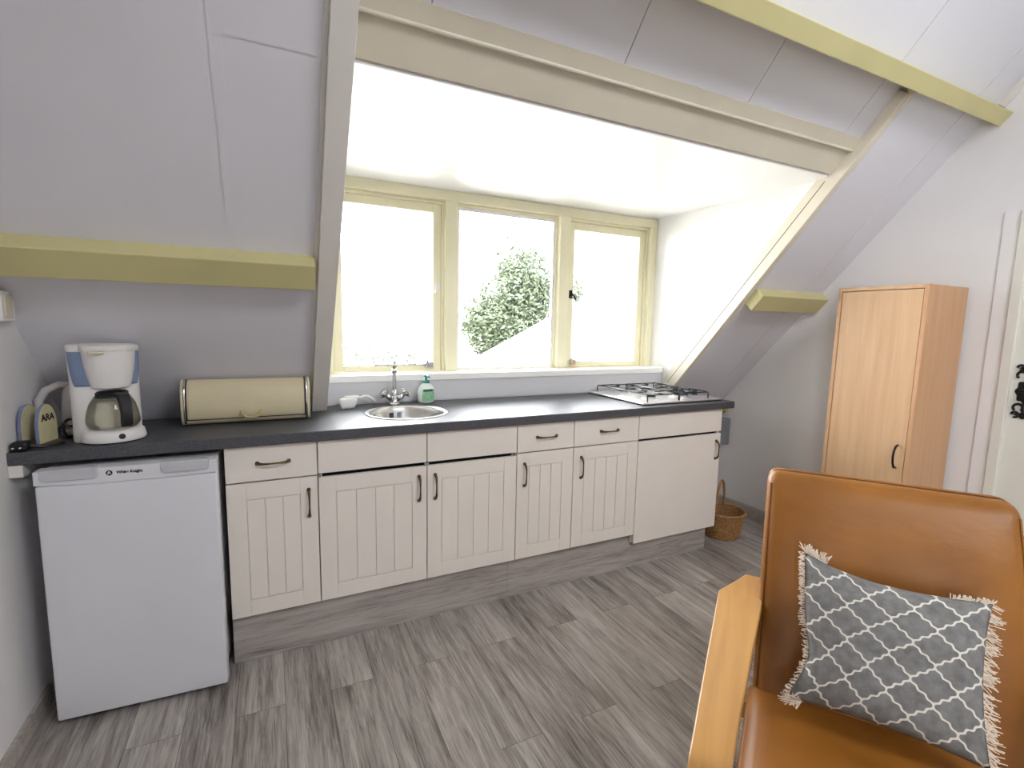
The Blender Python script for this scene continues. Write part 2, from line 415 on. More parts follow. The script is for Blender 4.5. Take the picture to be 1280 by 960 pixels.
# rafters either side of the opening
w = MB(); roofbox(w, .865, .93, -.075, 3.0, -.03, .03); roofbox(w, .853, .865, -.075, 3.0, -.02, .006)
struct(w.build('trim_4', M['trimwhite'], bevel=.002), 'white sloping rafter board left of the dormer')
w = MB(); roofbox(w, 3.058, 3.095, -.075, 1.757, -.10, .0); roofbox(w, 3.066, 3.083, 1.70, 1.772, -.02, .008)
struct(w.build('trim_5', mat('cream_rafter_paint', '#dcd4c3', .42, var=.02), bevel=.004), 'white sloping rafter board right of the dormer')
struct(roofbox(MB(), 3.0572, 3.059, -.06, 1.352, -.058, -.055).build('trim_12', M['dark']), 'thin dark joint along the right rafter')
# yellow purlins
w = MB(); roofbox(w, LX, .853, .668, .772, -.01, .06)
struct(w.build('trim_6', M['beam'], bevel=.004), 'yellow painted purlin on the left slope above the coffee maker')
w = MB(); roofbox(w, 3.095, WX, .664, .770, -.01, .06)
struct(w.build('trim_7', M['beam'], bevel=.004), 'short yellow painted purlin right of the dormer')
w = MB(); roofbox(w, LX, WX, 1.775, 1.838, -.03, .075)
struct(w.build('trim_8', M['beam'], bevel=.003), 'long yellow painted purlin high on the slope')
w = MB(); roofbox(w, WX-.014, WX, 1.84, TR-.05, 0, .03)
struct(w.build('trim_9', M['trimwhite']), 'white cover strip between slope and right wall')
# skirting
struct(B(LX, LX+.012, -4.78, .1, 0, .058).build('baseboard_left', M['skirt']))
struct(B(WX-.012, WX, -.885, .58, 0, .08).build('baseboard_right', M['skirt']))
# flush board and casing beside the door, door
struct(B(WX-.008, WX, -.957, -.886, 0, 1.845).build('trim_10', M['wall'], bevel=.002), 'flat white board beside the door')
w = MB(); w.box(WX-.02, WX, -.985, -.945, 0, 1.84)
w.box(WX-.02, WX, dy1-.04, dy1+.02, 0, 1.84); w.box(WX-.02, WX, dy1+.02, -.985, dzt-.02, 1.84)
struct(w.build('trim_11', M['cream'], bevel=.004), 'cream door casing on the right wall')
d = struct(empty('door_1', (WX, -1.36, 0)), 'cream ledged door with black iron plate on the right wall')
w = MB(); 
for k in range(6):
    a = dy0-.012-k*.129; w.box(WX+.006, WX+.04, a-.1275, a, .01, dzt-.02)
w.box(WX+.012, WX+.036, dy1+.01, dy0-.012, .01, dzt-.02)
w.build('door_leaf', M['cream'], d, (WX, -1.36, 0), bevel=.003)
# ornate iron lock plate: pierced silhouette with scrolls
w = MB(); pc = (-1.036, 1.055); xx = WX+.006
out = []
for k in range(48):
    a = 2*PI*k/48; r = 1+.10*math.cos(8*a)
    out.append((pc[0]+.033*r*math.cos(a), pc[1]+.052*r*math.sin(a)))
w.prism(out, lambda a, b, h: (h, a, b), xx-.005, xx)
for sg in (1, -1):
    for sy in (1, -1):
        w.tube(arc((pc[0]+sy*.019, pc[1]+sg*.072), .016, -PI*.3 if sy > 0 else PI*1.3, PI*1.25 if sy > 0 else -PI*.25, 14, lambda a, b: (xx-.003, a, b)), .0055, 8)
        w.tube(arc((pc[0]+sy*.026, pc[1]+sg*.104), .012, 0, 2*PI*.8, 12, lambda a, b: (xx-.003, a, b)), .005, 8)
    w.tube([(xx-.003, pc[0], pc[1]+sg*.05), (xx-.003, pc[0], pc[1]+sg*.09)], .008, 8)
    w.prism([(pc[0]-.034, pc[1]+sg*.102), (pc[0], pc[1]+sg*.090), (pc[0]+.034, pc[1]+sg*.102), (pc[0], pc[1]+sg*.122)], lambda a, b, h: (h, a, b), xx-.005, xx)
w.build('lock_plate', M['iron'], d, (WX, -1.36, 0), label='black iron scrolled lock plate')
w = MB(); w.tube([(xx-.005, pc[0], 1.06), (xx-.05, pc[0], 1.06), (xx-.055, pc[0]-.03, 1.06), (xx-.055, pc[0]-.11, 1.055)], .008, 10)
w.build('lever_handle', M['iron'], d, (WX, -1.36, 0), smooth=True)

# ------------------------------------------------------------------ window
YW = .685
W1 = struct(empty('window_1', (2.0, YW, 1.0)), 'three-part cream dormer window above the worktop'); wo = (2.0, YW, 1.0)
JL, JR = .945, 3.08; M1 = (1.588, 1.655); M2 = (2.318, 2.392); ZB, ZT_ = 1.035, 2.02
w = MB(); w.box(JL, JR, YW, YW+.085, 1.965, ZT_); w.box(JL, JR, YW, YW+.085, 1.0, ZB)
for a, b_ in ((JL, JL+.04), M1, M2, (JR-.05, JR)): w.box(a, b_, YW, YW+.085, ZB, 1.965)
for a, b_ in ((JL+.04, M1[0]), (M1[1], M2[0]), (M2[1], JR-.05)):      # inner rebates
    w.box(a, b_, YW+.03, YW+.085, 1.95, 1.965); w.box(a, a+.013, YW+.03, YW+.085, ZB, 1.95); w.box(b_-.013, b_, YW+.03, YW+.085, ZB, 1.95)
w.build('window_frame', M['frame'], W1, wo, bevel=.003)
B(DL, DR, .553, YW+.002, 1.0, 1.034).build('window_sill', M['dormer'], W1, wo, bevel=.003)
def sash(a, b_, catch_x, catch_m, stay):
    w = MB(); y0, y1 = YW+.045, YW+.083; z0, z1 = ZB+.002, 1.948; s = .046
    w.box(a, a+s, y0, y1, z0, z1); w.box(b_-s, b_, y0, y1, z0, z1); w.box(a+s, b_-s, y0, y1, z0, z0+.03); w.box(a+s, b_-s, y0, y1, z1-.046, z1)
    S = w.build('sash', M['frame'], W1, wo, bevel=.003)
    B(a+s-.004, b_-s+.004, y0+.018, y0+.022, z0+.026, z1-.042).build('pane', M['glass'], S, wo)
    w = MB(); w.box(catch_x-.011, catch_x+.011, y0-.008, y0, 1.475, 1.525)
    w.tube([(catch_x, y0-.012, 1.497), (catch_x+.006, y0-.026, 1.495), (catch_x-.022*stay[2], y0-.03, 1.466)], .0055, 8)
    w.build('catch', catch_m, S, wo, smooth=False)
    w = MB(); w.tube([(stay[0], y0-.012, 1.068), (stay[1], y0-.012, 1.068)], .006, 8)
    e = stay[1] if stay[3] else stay[0]
    w.box(e-.022, e+.022, y0-.026, y0, 1.052, 1.084); w.tube([(e-.012, y0-.03, 1.06), (e-.012, y0-.03, 1.094)], .005, 8)
    w.build('stay', M['chrome'], S, wo)
sash(JL+.054, M1[0]-.014, 1.552, M['plwhite'], (1.20, 1.50, 1, True))
sash(M2[1]+.014, JR-.064, 2.432, M['iron'], (2.45, 2.62, -1, False))
B(M1[1]+.002, M2[0]-.002, YW+.055, YW+.059, ZB+.002, 1.952).build('fixed_pane', M['glass'], W1, wo)
w = MB(); a, b_ = M1[1]+.013, M2[0]-.013
w.box(a, b_, YW+.04, YW+.054, 1.93, 1.95); w.box(a, b_, YW+.04, YW+.054, ZB, ZB+.016)
w.box(b_-.014, b_, YW+.04, YW+.054, ZB+.016, 1.93); w.box(a, a+.014, YW+.04, YW+.054, ZB+.016, 1.93)
w.build('glazing_bead', M['dormer'], W1, wo, bevel=.002)
# window added out of view in the left gable wall for fill daylight
o2 = (LX, (GY0+GY1)/2, GZ0); W2 = struct(empty('fill_gable_window', o2), 'added fill-light casement in the left gable wall, out of view')
w = MB(); xa, xb = LX-.16, LX-.08
for y0, y1, z0, z1 in ((GY0, GY0+.06, GZ0, GZ1), (GY1-.06, GY1, GZ0, GZ1), (GY0+.06, GY1-.06, GZ0, GZ0+.06), (GY0+.06, GY1-.06, GZ1-.06, GZ1), ((GY0+GY1)/2-.03, (GY0+GY1)/2+.03, GZ0+.06, GZ1-.06)):
    w.box(xa, xb, y0, y1, z0, z1)
w.build('window_frame', M['frame'], W2, o2, bevel=.003)
B(LX-.12, LX-.116, GY0+.05, GY1-.05, GZ0+.05, GZ1-.05).build('pane', M['glass'], W2, o2)

# roof window added out of view in the far slope for more fill
W3 = struct(empty('fill_roof_window', RP(2.1, ST0, 0, True)), 'added fill-light roof window high in the far slope, out of view'); o3 = RP(2.1, ST0, 0, True)
w = MB()
for a, b_, c, d_ in ((SX0, SX0+.06, ST0, ST1), (SX1-.06, SX1, ST0, ST1), (SX0+.06, SX1-.06, ST0, ST0+.06), (SX0+.06, SX1-.06, ST1-.06, ST1), (2.07, 2.13, ST0+.06, ST1-.06)):
    roofbox(w, a, b_, c, d_, -.12, .01, True)
w.build('window_frame', M['dormer'], W3, o3)
w = MB(); roofbox(w, SX0+.05, SX1-.05, ST0+.05, ST1-.05, -.08, -.074, True); w.build('pane', M['glass'], W3, o3)

# ------------------------------------------------------------------ kitchen units
XS = [.5427, .8518, 1.2819, 1.706, 2.0149, 2.4148, 3.0224]
ZU, ZTOP = .85, .89
def handle(cx, cz, vert, parent, off):
    w = MB(); L = .052; pts = []; rr = []
    for i in range(13):
        s = -1+2*i/12; d = -.004-.020*(1-s**4)**.6
        pts.append((cx, d, cz+s*L) if vert else (cx+s*L, d, cz)); rr.append(.0032+.0030*abs(s)**2)
    w.tube(pts, rr, 10)
    for sgn in (-1, 1):
        c = (cx, 0, cz+sgn*L) if vert else (cx+sgn*L, 0, cz)
        w.tube([(c[0], .001, c[2]), (c[0], -.005, c[2])], .0075, 12)
    return w.build('handle', M['brass'], parent, off, smooth=True, label='antique brass bow handle')
def grooved_door(x0, x1, z0, z1, n, parent, off, name='door'):
    w = MB(); f = .062; w.box(x0, x1, .005, .018, z0, z1)
    w.box(x0, x0+f, 0, .0055, z0, z1); w.box(x1-f, x1, 0, .0055, z0, z1); w.box(x0+f, x1-f, 0, .0055, z0, z0+f); w.box(x0+f, x1-f, 0, .0055, z1-f, z1)
    g = .0024; a0, a1 = x0+f+g, x1-f-g; wd = (a1-a0+g)/n
    for k in range(n): w.box(a0+k*wd, a0+(k+1)*wd-g, .0008, .0055, z0+f+g, z1-f-g)
    return w.build(name, M['cab'], parent, off, bevel=.0012)
def flat_front(x0, x1, z0, z1, parent, off, name):
    return B(x0, x1, 0, .018, z0, z1).build(name, M['cab'], parent, off, bevel=.002)
def carcass(x0, x1, zb, parent, off, open_top=False):
    w = MB(); t = .016; y0, y1 = .0195, .455
    w.box(x0, x0+t, y0, y1, zb, ZU); w.box(x1-t, x1, y0, y1, zb, ZU); w.box(x0+t, x1-t, y0, y1, zb, zb+t); w.box(x0+t, x1-t, y1-t, y1, zb+t, ZU)
    w.box(x0+t, x1-t, y0, y0+.06, ZU-.02, ZU-.001)
    return w.build('carcass', M['cabside'], parent, off)
g = .002; ZD0, ZD1, ZF = .2, .711, .7165
def unit(x0, x1, label, loc_cat='cabinet', zb=.2):
    off = ((x0+x1)/2, 0, zb); t = thing('base_cabinet', label, loc_cat, off, 0, 'cream base cabinets under the worktop'); carcass(x0+.001, x1-.001, zb, t, off); return t, off
def drawer_and_door(i, label, hx, dx, planks):
    x0, x1 = XS[i], XS[i+1]; t, off = unit(x0, x1, label)
    d_ = flat_front(x0+g, x1-g, ZF, ZU-.003, t, off, 'drawer'); handle(dx, .783, False, d_, off)
    d_ = grooved_door(x0+g, x1-g, ZD0, ZD1, planks, t, off); handle(hx, .61, True, d_, off)
drawer_and_door(0, 'cream base cabinet with one drawer and a grooved door, next to the white fridge', .818, .70, 3)
x0, x2, x1 = XS[1], XS[2], XS[3]; t, off = unit(x0, x1, 'wide cream double-door sink cabinet with two fixed panels, under the round sink')
for a, b_, hx, n in ((x0, x2, x2-.035, 4), (x2, x1, x2+.035, 4)):
    flat_front(a+g, b_-g, ZF+.003, ZU-.003, t, off, 'fixed_panel')
    d_ = grooved_door(a+g, b_-g, ZD0, .703, n, t, off); handle(hx, .61, True, d_, off)
w = MB()
for xa, xb in ((x0+.002, x0+.010), (x2-.009, x2+.009), (x1-.010, x1-.002)): B(xa, xb, .004, .0185, .7045, .7155).build('hinge_cover', M['greybox'], t, off, label='small grey hinge cover')
w = MB(); w.box(x0+.017, x1-.017, .03, .034, .695, .735); w.build('gap_strip', M['dark'], t, off, label='dark strip behind the open joint')  # near-black strip that makes the open joint read dark
drawer_and_door(3, 'narrow cream base cabinet with one drawer and a grooved door, middle of the run', XS[3]+.04, 1.862, 3)
drawer_and_door(4, 'cream base cabinet with drawer and grooved door, just left of the flat-door unit', XS[4]+.045, 2.225, 4)
x0, x1 = XS[5], XS[6]; t, off = unit(x0, x1, 'wide cream base cabinet with a smooth flat door, under the gas hob', zb=.146)
flat_front(x0+g, x1-g, ZF+.003, ZU-.003, t, off, 'fixed_panel')
d_ = flat_front(x0+g, x1-g, .147, .706, t, off, 'door'); handle(2.985, .612, True, d_, off)
w = MB(); w.box(x0+.018, x1-.018, .03, .034, .695, .735); w.build('gap_strip', M['dark'], t, off, label='dark strip behind the open joint')  # same near-black strip behind the joint of the hob unit
# plinth boards
o = B(XS[0], 1.6845, .035, .051, 0, .199).build('plinth_board', M['plinth']); tag(o, 'grey wood-grain plinth board below the left cabinets, nearest the fridge', 'plinth', 'plinth boards')
w = MB(); w.box(1.686, 2.413, .035, .051, 0, .199); w.box(2.413, 2.988, .035, .051, 0, .145)
tag(w.build('plinth_board', M['plinth']), 'grey wood-grain plinth board below the right cabinets, stepped under the hob unit', 'plinth', 'plinth boards')

# worktop with the round sink cut-out
SC = (1.262, .258)
bm = bmesh.new()
outline = [(LX, -.02), (3.092, -.02), (3.092, .445), (DR-.026, .445), (DR-.026, .558), (DL, .558), (DL, .445), (LX, .445)]
vo = [bm.verts.new((x, y, ZU)) for x, y in outline]; ed = [bm.edges.new((vo[i], vo[(i+1) % len(vo)])) for i in range(len(vo))]
vc = [bm.verts.new((SC[0]+.170*math.cos(2*PI*k/64), SC[1]+.170*math.sin(2*PI*k/64), ZU)) for k in range(64)]
ed += [bm.edges.new((vc[k], vc[(k+1) % 64])) for k in range(64)]
bmesh.ops.triangle_fill(bm, edges=ed, use_beauty=True)
r_ = bmesh.ops.extrude_face_region(bm, geom=bm.faces[:])
bmesh.ops.translate(bm, vec=(0, 0, ZTOP-ZU), verts=[v for v in r_['geom'] if isinstance(v, bmesh.types.BMVert)])
bmesh.ops.recalc_face_normals(bm, faces=bm.faces)
me = bpy.data.meshes.new('worktop'); bm.to_mesh(me); bm.free(); me.materials.append(M['top'])
o = bpy.data.objects.new('worktop', me); C.objects.link(o)
md = o.modifiers.new('bevel', 'BEVEL'); md.width = .003; md.segments = 2; md.limit_method = 'ANGLE'
tag(o, 'long anthracite speckled worktop running over the fridge and cabinets', 'worktop')
# batten carrying the worktop on the left wall
tag(B(LX, LX+.034, -.02, .42, .812, .8495).build('support_batten', M['trimwhite'], bevel=.002), 'short white wooden batten on the left wall under the worktop end', 'batten')

# sink
t = thing('kitchen_sink', 'round stainless steel sink set in the dark worktop', 'sink', (SC[0], SC[1], ZTOP)); so = (SC[0], SC[1], ZTOP)
prof = [(.188, .0005), (.188, .003), (.183, .0045), (.172, .003), (.166, -.004), (.160, -.02), (.155, -.10), (.14, -.135), (.10, -.148), (.035, -.152)]
MB().lathe(prof, (SC[0], SC[1], ZTOP), 72, cap=False).build('basin', M['steel'], t, so, smooth=True, fix=False)
MB().lathe([(.036, -.150), (.036, -.148), (.028, -.1475), (.0, -.1495)], so, 32, cap=False).build('drain', M['chrome'], t, so, smooth=True)
for sgn in (-1, 1):
    w = MB()
    for k in (1, 2, 3):
        a = math.radians(97)-sgn*(.030+k*.048); r0 = .1565; ca, sa = math.cos(a), math.sin(a); tx, ty = -sa*.0017, ca*.0017
        z0, z1 = ZTOP-.052, ZTOP-.026
        P = [(SC[0]+r0*ca+q*tx, SC[1]+r0*sa+q*ty) for q in (-1, 1)]; Q = [(x-.002*ca, y-.002*sa) for x, y in P]
        w.hexa([(P[0][0],P[0][1],z0),(P[1][0],P[1][1],z0),(Q[1][0],Q[1][1],z0),(Q[0][0],Q[0][1],z0),(P[0][0],P[0][1],z1),(P[1][0],P[1][1],z1),(Q[1][0],Q[1][1],z1),(Q[0][0],Q[0][1],z1)])
    w.build('overflow_grille', M['ink'], t, so, label='dark overflow slots in the basin wall')

# mixer tap
T = (1.257, .495, ZTOP); t = thing('mixer_tap', 'chrome two-handle mixer tap standing behind the round sink', 'tap', T)
MB().lathe([(.026, 0), (.026, .006), (.019, .010), (.017, .04), (.020, .048), (.015, .062), (.011, .075)], T, 24).build('body', M['chrome'], t, T, smooth=True)
w = MB(); pts = [(T[0], T[1], T[2]+.06)]+[(T[0], T[1], T[2]+.06+.02*i) for i in range(1, 7)]
dx, dy = -.2, -.98
for i in range(1, 9):
    a = PI*i/8*.86; pts.append((T[0]+dx*.05*(1-math.cos(a)), T[1]+dy*.05*(1-math.cos(a)), T[2]+.18+.042*math.sin(a)))
w.tube(pts, [.0105]*5+[.0095]*(len(pts)-5), 14); w.lathe([(.0125, .158), (.0125, .182)], T, 20)
w.build('spout', M['chrome'], t, T, smooth=True)
for s in (-1, 1):
    w = MB(); w.tube([(T[0]+s*.008, T[1]-.004, T[2]+.022), (T[0]+s*.048, T[1]-.01, T[2]+.056)], .0125, 14)
    w.tube([(T[0]+s*.047, T[1]-.01, T[2]+.054), (T[0]+s*.062, T[1]-.012, T[2]+.068)], [.021, .023], 12)
    for k in range(4):
        a = PI/2*k+.4; u = Vector((-s*.64, 0, .76)); v = Vector((0, 1, 0)); c = Vector((T[0]+s*.056, T[1]-.011, T[2]+.062))
        p = c+u*.017*math.cos(a)+v*.017*math.sin(a); q = c+u*.028*math.cos(a)+v*.028*math.sin(a); w.tube([p, q], .0065, 8)
    w.build('tap_handle', M['chrome'], t, T, smooth=True)

# soap bottle
S = (1.420, .492, ZTOP); t = thing('soap_bottle', 'white hand soap pump bottle with green label beside the tap', 'soap bottle', S, .15)
MB().lathe([(.030, 0), (.040, .004), (.0465, .02), (.0475, .05), (.043, .075), (.030, .094), (.017, .103), (.0155, .108)], (0, 0, 0), 36, 1, .62).build('bottle', M['soapw'], t, smooth=True)
MB().lathe([(.019, .106), (.019, .118), (.009, .121), (.006, .123), (.005, .136), (.012, .137), (.012, .143), (.004, .146)], (0, 0, 0), 24).tube([(0, 0, .140), (0, -.03, .141), (0, -.036, .136)], .005, 8).build('pump', M['teal'], t, smooth=True)
def wrap(nm, m, x0, x1, z0, z1, extra):
    vs = []; fs = []; n = 14; rows = 8
    def rad(z):
        pr = [(0, .030), (.004, .040), (.02, .0465), (.05, .0475), (.075, .043), (.094, .030)]
        for i in range(len(pr)-1):
            if pr[i][0] <= z <= pr[i+1][0]: f_ = (z-pr[i][0])/(pr[i+1][0]-pr[i][0]); return pr[i][1]+(pr[i+1][1]-pr[i][1])*f_
        return .03
    for j in range(rows+1):
        z = z0+(z1-z0)*j/rows; r = rad(z)+extra
        for i in range(n+1):
            a = -PI/2+x0+(x1-x0)*i/n; vs.append((r*math.cos(a), .62*r*math.sin(a), z))
    for j in range(rows):
        for i in range(n): q = j*(n+1)+i; fs.append((q, q+1, q+n+2, q+n+1))
    return MB().add(vs, fs).build(nm, m, t, smooth=True)
wrap('label', M['soapl'], -.75, .95, .014, .074, .0006)
wrap('label_band', M['soapd'], -.6, .6, .062, .074, .0011)

# dish brush
D = (1.035, .47, ZTOP); t = thing('dish_brush', 'white dish brush lying left of the sink', 'brush', D)
w = MB()
w.rbox(1.000, 1.060, .430, .478, ZTOP+.001, ZTOP+.050, .013, 6, lambda p, u: Vector((p.x+(p.z-ZTOP)*.3*u.x+.3*(p.y-.455), p.y, p.z)))
for k in range(60):
    a = random.random(); b_ = random.random(); w.tube([(1.006+.046*a, .438+.03*b_, ZTOP+.02), (.998+.056*a, .428+.04*b_, ZTOP+.001)], .0014, 4)
w.build('bristles', M['brushw'], t, D, smooth=True)
w = MB(); w.rbox(1.012, 1.082, .448, .486, ZTOP+.046, ZTOP+.057, .005, 4)
w.tube([(1.070, .472, ZTOP+.052), (1.088, .482, ZTOP+.044), (1.108, .492, ZTOP+.050), (1.128, .502, ZTOP+.046), (1.150, .512, ZTOP+.030), (1.170, .52, ZTOP+.010)], [.007, .006, .007, .0075, .0075, .006], 10)
w.build('brush_handle', M['plwhite'], t, D, smooth=True)

# gas hob
hx0, hx1, hy0, hy1 = 2.46, 3.05, .030, .53
H = ((hx0+hx1)/2, (hy0+hy1)/2, ZTOP); t = thing('gas_hob', 'stainless four-burner gas hob set in the right end of the worktop', 'hob', H)
w = MB(); w.rbox(hx0, hx1, hy0, hy1, ZTOP+.004, ZTOP+.013, .004, 6); w.build('hob_plate', M['hob'], t, H, smooth=False, bevel=0, auto=40)
B(hx0+.006, hx1-.006, hy0+.004, hy1-.004, ZTOP, ZTOP+.005).build('seal', M['blackenamel'], t, H)
w = MB()
burn = [(2.622, .405, .036), (2.848, .405, .030), (2.622, .158, .030), (2.848, .158, .046)]
for bx, by, br_ in burn:
    w = MB(); w.lathe([(br_+.022, .0125), (br_+.018, .016), (br_, .017), (br_, .026)], (bx, by, ZTOP), 32)
    bb = w.build('burner', M['hob'], t, H, smooth=False, auto=40)
    MB().lathe([(br_*.92, .026), (br_*.95, .031), (br_*.8, .034), (.001, .035)], (bx, by, ZTOP), 32).build('burner_cap', M['blackenamel'], bb, H, smooth=False, auto=40)
for bx0, bx1 in ((2.510, 2.733), (2.738, 2.958)):
    w = MB(); zt = ZTOP+.052; r = .0034
    w.tube([(bx0, .055, ZTOP+.014), (bx0, .055, zt-.008), (bx0+.004, .062, zt), (bx0+.004, .50, zt), (bx0, .508, zt-.008), (bx0, .508, ZTOP+.014)], r, 8)
    w.tube([(bx1, .055, ZTOP+.014), (bx1, .055, zt-.008), (bx1-.004, .062, zt), (bx1-.004, .50, zt), (bx1, .508, zt-.008), (bx1, .508, ZTOP+.014)], r, 8)
    for yy in (.281,): w.tube([(bx0+.004, yy, zt), (bx1-.004, yy, zt)], r, 8)
    cx = (bx0+bx1)/2
    for cy in (.158, .405):
        for q in (-1, 1):
            w.tube([(cx+q*.109, cy, zt), (cx+q*.03, cy, zt)], r, 8)
            yy = cy+q*(.123 if (q > 0) == (cy < .2) else .10); w.tube([(cx, cy+q*.028, zt), (cx, yy, zt)], r, 8)
    for yy in (.058, .505): w.tube([(bx0+.004, yy, zt-.002), (bx1-.004, yy, zt-.002)], r, 8)
    w.build('pan_support', M['blackenamel'], t, H, smooth=True)
for k in range(4):
    w = MB(); c = (3.003, .20+.052*k, ZTOP)
    w.lathe([(.019, .013), (.019, .017), (.0165, .018), (.015, .036), (.012, .038)], c, 24); w.box(c[0]-.004, c[0]+.004, c[1]-.014, c[1]+.014, ZTOP+.036, ZTOP+.043)
    w.build('control_knob', M['knob'], t, H, auto=40)

# ------------------------------------------------------------------ fridge
F = (.058, -.073, 0); t = thing('fridge', 'white undercounter fridge standing left of the cabinets', 'fridge', F, math.radians(-3.2))
FW = .472
B(.008, FW-.014, .052, .42, .025, .81).build('body', M['fridge'], t, bevel=.004)
w = MB(); w.box(.004, FW-.010, .03, .425, .812, .832); w.build('fridge_top', M['fridgeg'], t, bevel=.004)
w = MB(); w.rbox(0, FW, 0, .048, .022, .792, .008, 6); dr = w.build('door', M['fridge'], t, auto=50)
# top strip: arched lower edge, two grip recesses
w = MB(); n = 24; vs = []; fs = []
def zl(x): u = x/FW*2-1; return .795-.0+.006*(u*u)-.006
gr = ((.016, .155), (.318, FW-.020))
for i in range(n+1):
    x = FW*i/n; z0 = zl(x); vs += [(x, -.003, z0), (x, -.003, .838), (x, .048, .838), (x, .048, z0)]
for i in range(n):
    a = i*4; fs += [(a, a+4, a+5, a+1), (a+1, a+5, a+6, a+2), (a+3, a+2, a+6, a+7), (a, a+3, a+7, a+4)]
fs += [(0, 1, 2, 3), (n*4+3, n*4+2, n*4+1, n*4)]
w.add(vs, fs); ts = w.build('door_top_strip', M['fridge'], dr, bevel=.002)
for a, b_ in gr:
    w = MB(); z0, z1 = .806, .842
    pr = [(a, z1), (a, z0+.01), (a+.006, z0+.002), (a+.014, z0), (b_-.014, z0), (b_-.006, z0+.002), (b_, z0+.01), (b_, z1)]
    w.prism(pr, lambda x, z, h: (x, h, z), -.010, .030)
    w.build('grip', M['fridgeg'], ts, bevel=.003, label='moulded finger grip')
rot = Matrix.Translation((.236, -.0034, .8195)) @ Matrix.Rotation(PI/2, 4, 'X')
text_mesh('brand_text', 'White Knight', .0122, M['ink'], ts, rot)
w = MB(); c = (.184, .8195); ring = []
w.prism([(c[0]+.0085*math.cos(2*PI*k/28), c[1]+.0085*math.sin(2*PI*k/28)) for k in range(28)], lambda a, b, h: (a, h, b), -.0038, -.003)
w.build('logo_disc', M['ink'], ts)
w = MB(); w.prism([(c[0]-.0052, c[1]-.0045), (c[0]-.0012, c[1]+.006), (c[0]+.0018, c[1]+.0045), (c[0]+.0055, c[1]-.0045), (c[0]+.0025, c[1]-.0035), (c[0]+.0002, c[1]+.001), (c[0]-.002, c[1]-.0045)], lambda a, b, h: (a, h, b), -.0044, -.0038)
w.build('logo_mark', M['fridge'], ts)
for x in (.03, FW-.03):
    for y in (.08, .39): MB().lathe([(.016, 0), (.016, .012), (.008, .014), (.008, .028)], (x, y, 0), 16).build('foot', M['plblack'], t)

# ------------------------------------------------------------------ bread bin
bx0, bx1 = .392, .846; BO = (.62, .30, ZTOP); t = thing('bread_bin', 'cream enamel roll-top bread bin on the worktop under the left slope', 'bread bin', BO)
prof = [(.250, .004), (.238, .012), (.228, .035), (.2235, .070), (.2245, .105), (.231, .135), (.243, .158), (.259, .170), (.276, .172), (.292, .163), (.345, .098), (.40, .020), (.40, .004)]
def binfn(a, b, h): return (h, a, ZTOP+b)
MB().prism(prof, binfn, bx0+.014, bx1-.014).build('body', M['binenamel'], t, BO, auto=35)
for xa, xb in ((bx0, bx0+.0135), (bx1-.0135, bx1)):
    big = [(.32+(a-.32)*1.03, .004+(b-.004)*1.03) for a, b in prof]
    w = MB().prism(big, binfn, xa, xb); e = w.build('end_cap', M['binenamel'], t, BO, auto=35, bevel=.003)
    xr = xb if xa == bx0 else xa
    MB().tube([(xr, a, ZTOP+b) for a, b in [(.32+(a-.32)*1.035, .004+(b-.004)*1.035) for a, b in prof[1:11]]], .0042, 8).build('chrome_rim', M['chrome'], e, BO, smooth=True, label='chrome rim')
# roll lid with dark joints
w = MB(); lid = [(a-.0025 if i < 9 else a, b+.0) for i, (a, b) in enumerate(prof)]
outer = [(.2325-.0+.0, .022)]+[(.228-.003, .035), (.2235-.003, .070), (.2245-.003, .105), (.231-.003, .136), (.242, .1605), (.259, .1735), (.276, .1755)]
inner = [(a+.004, b-.003) for a, b in reversed(outer)]
w.prism(outer+inner, binfn, bx0+.024, bx1-.024); L = w.build('roll_lid', M['binenamel'], t, BO, auto=35)
w = MB()
w.tube([(bx0+.0185, a-.0015, ZTOP+b) for a, b in outer], .0022, 6); w.tube([(bx1-.0185, a-.0015, ZTOP+b) for a, b in outer], .0022, 6)
w.tube([(bx0+.0185, .2315, ZTOP+.024), (bx1-.0185, .2315, ZTOP+.024)], .0020, 6)
w.build('lid_seam', M['dark'], L, BO, label='dark seam round the lid')
w = MB(); cx = .628
w.tube([(cx-.037, .224, ZTOP+.050), (cx-.034, .208, ZTOP+.044), (cx-.02, .203, ZTOP+.031), (cx, .202, ZTOP+.027), (cx+.02, .203, ZTOP+.031), (cx+.034, .208, ZTOP+.044), (cx+.037, .224, ZTOP+.050)], [.004, .005, .0055, .006, .0055, .005, .004], 10)
w.build('lid_handle', mat('ivory_handle', '#b9ab7a', .4), L, BO, smooth=True, label='curved ivory handle')

# ------------------------------------------------------------------ coffee maker
K = (.203, .108, ZTOP); t = thing('coffee_maker', 'white filter coffee maker with blue side panels and glass jug', 'coffee maker', K, math.radians(22))
def ell(rx, ry, cy, n=40): return [(rx*math.cos(2*PI*k/n), cy+ry*math.sin(2*PI*k/n)) for k in range(n)]
xy = lambda a, b, h: (a, b, h)
w = MB(); w.lathe([(.088, .0), (.092, .004), (.092, .20), (.0945, .305), (.090, .312)], (0, 0, 0), 48, 1, .52).build('column', M['plwhite'], t, auto=40)
w = MB(); w.lathe([(.086, .004), (.089, .010), (.084, .034), (.076, .041), (.06, .0425)], (.008, -.030, 0), 48, 1, .92).build('base', M['plwhite'], t, auto=40)
MB().lathe([(.082, 0), (.084, .005)], (.008, -.028, 0), 40, 1, .92).build('foot', M['plblack'], t)
MB().lathe([(.058, .0425), (.058, .0455), (.05, .046)], (.008, -.034, 0), 36).build('hot_plate', M['steel'], t, auto=40)
c_ = (.008, -.034)
MB().lathe([(.040, .176), (.052, .180), (.058, .20), (.066, .245), (.0715, .302)], (c_[0], c_[1], 0), 48, 1, .86).build('filter_basket', M['plwhite'], t, auto=40)
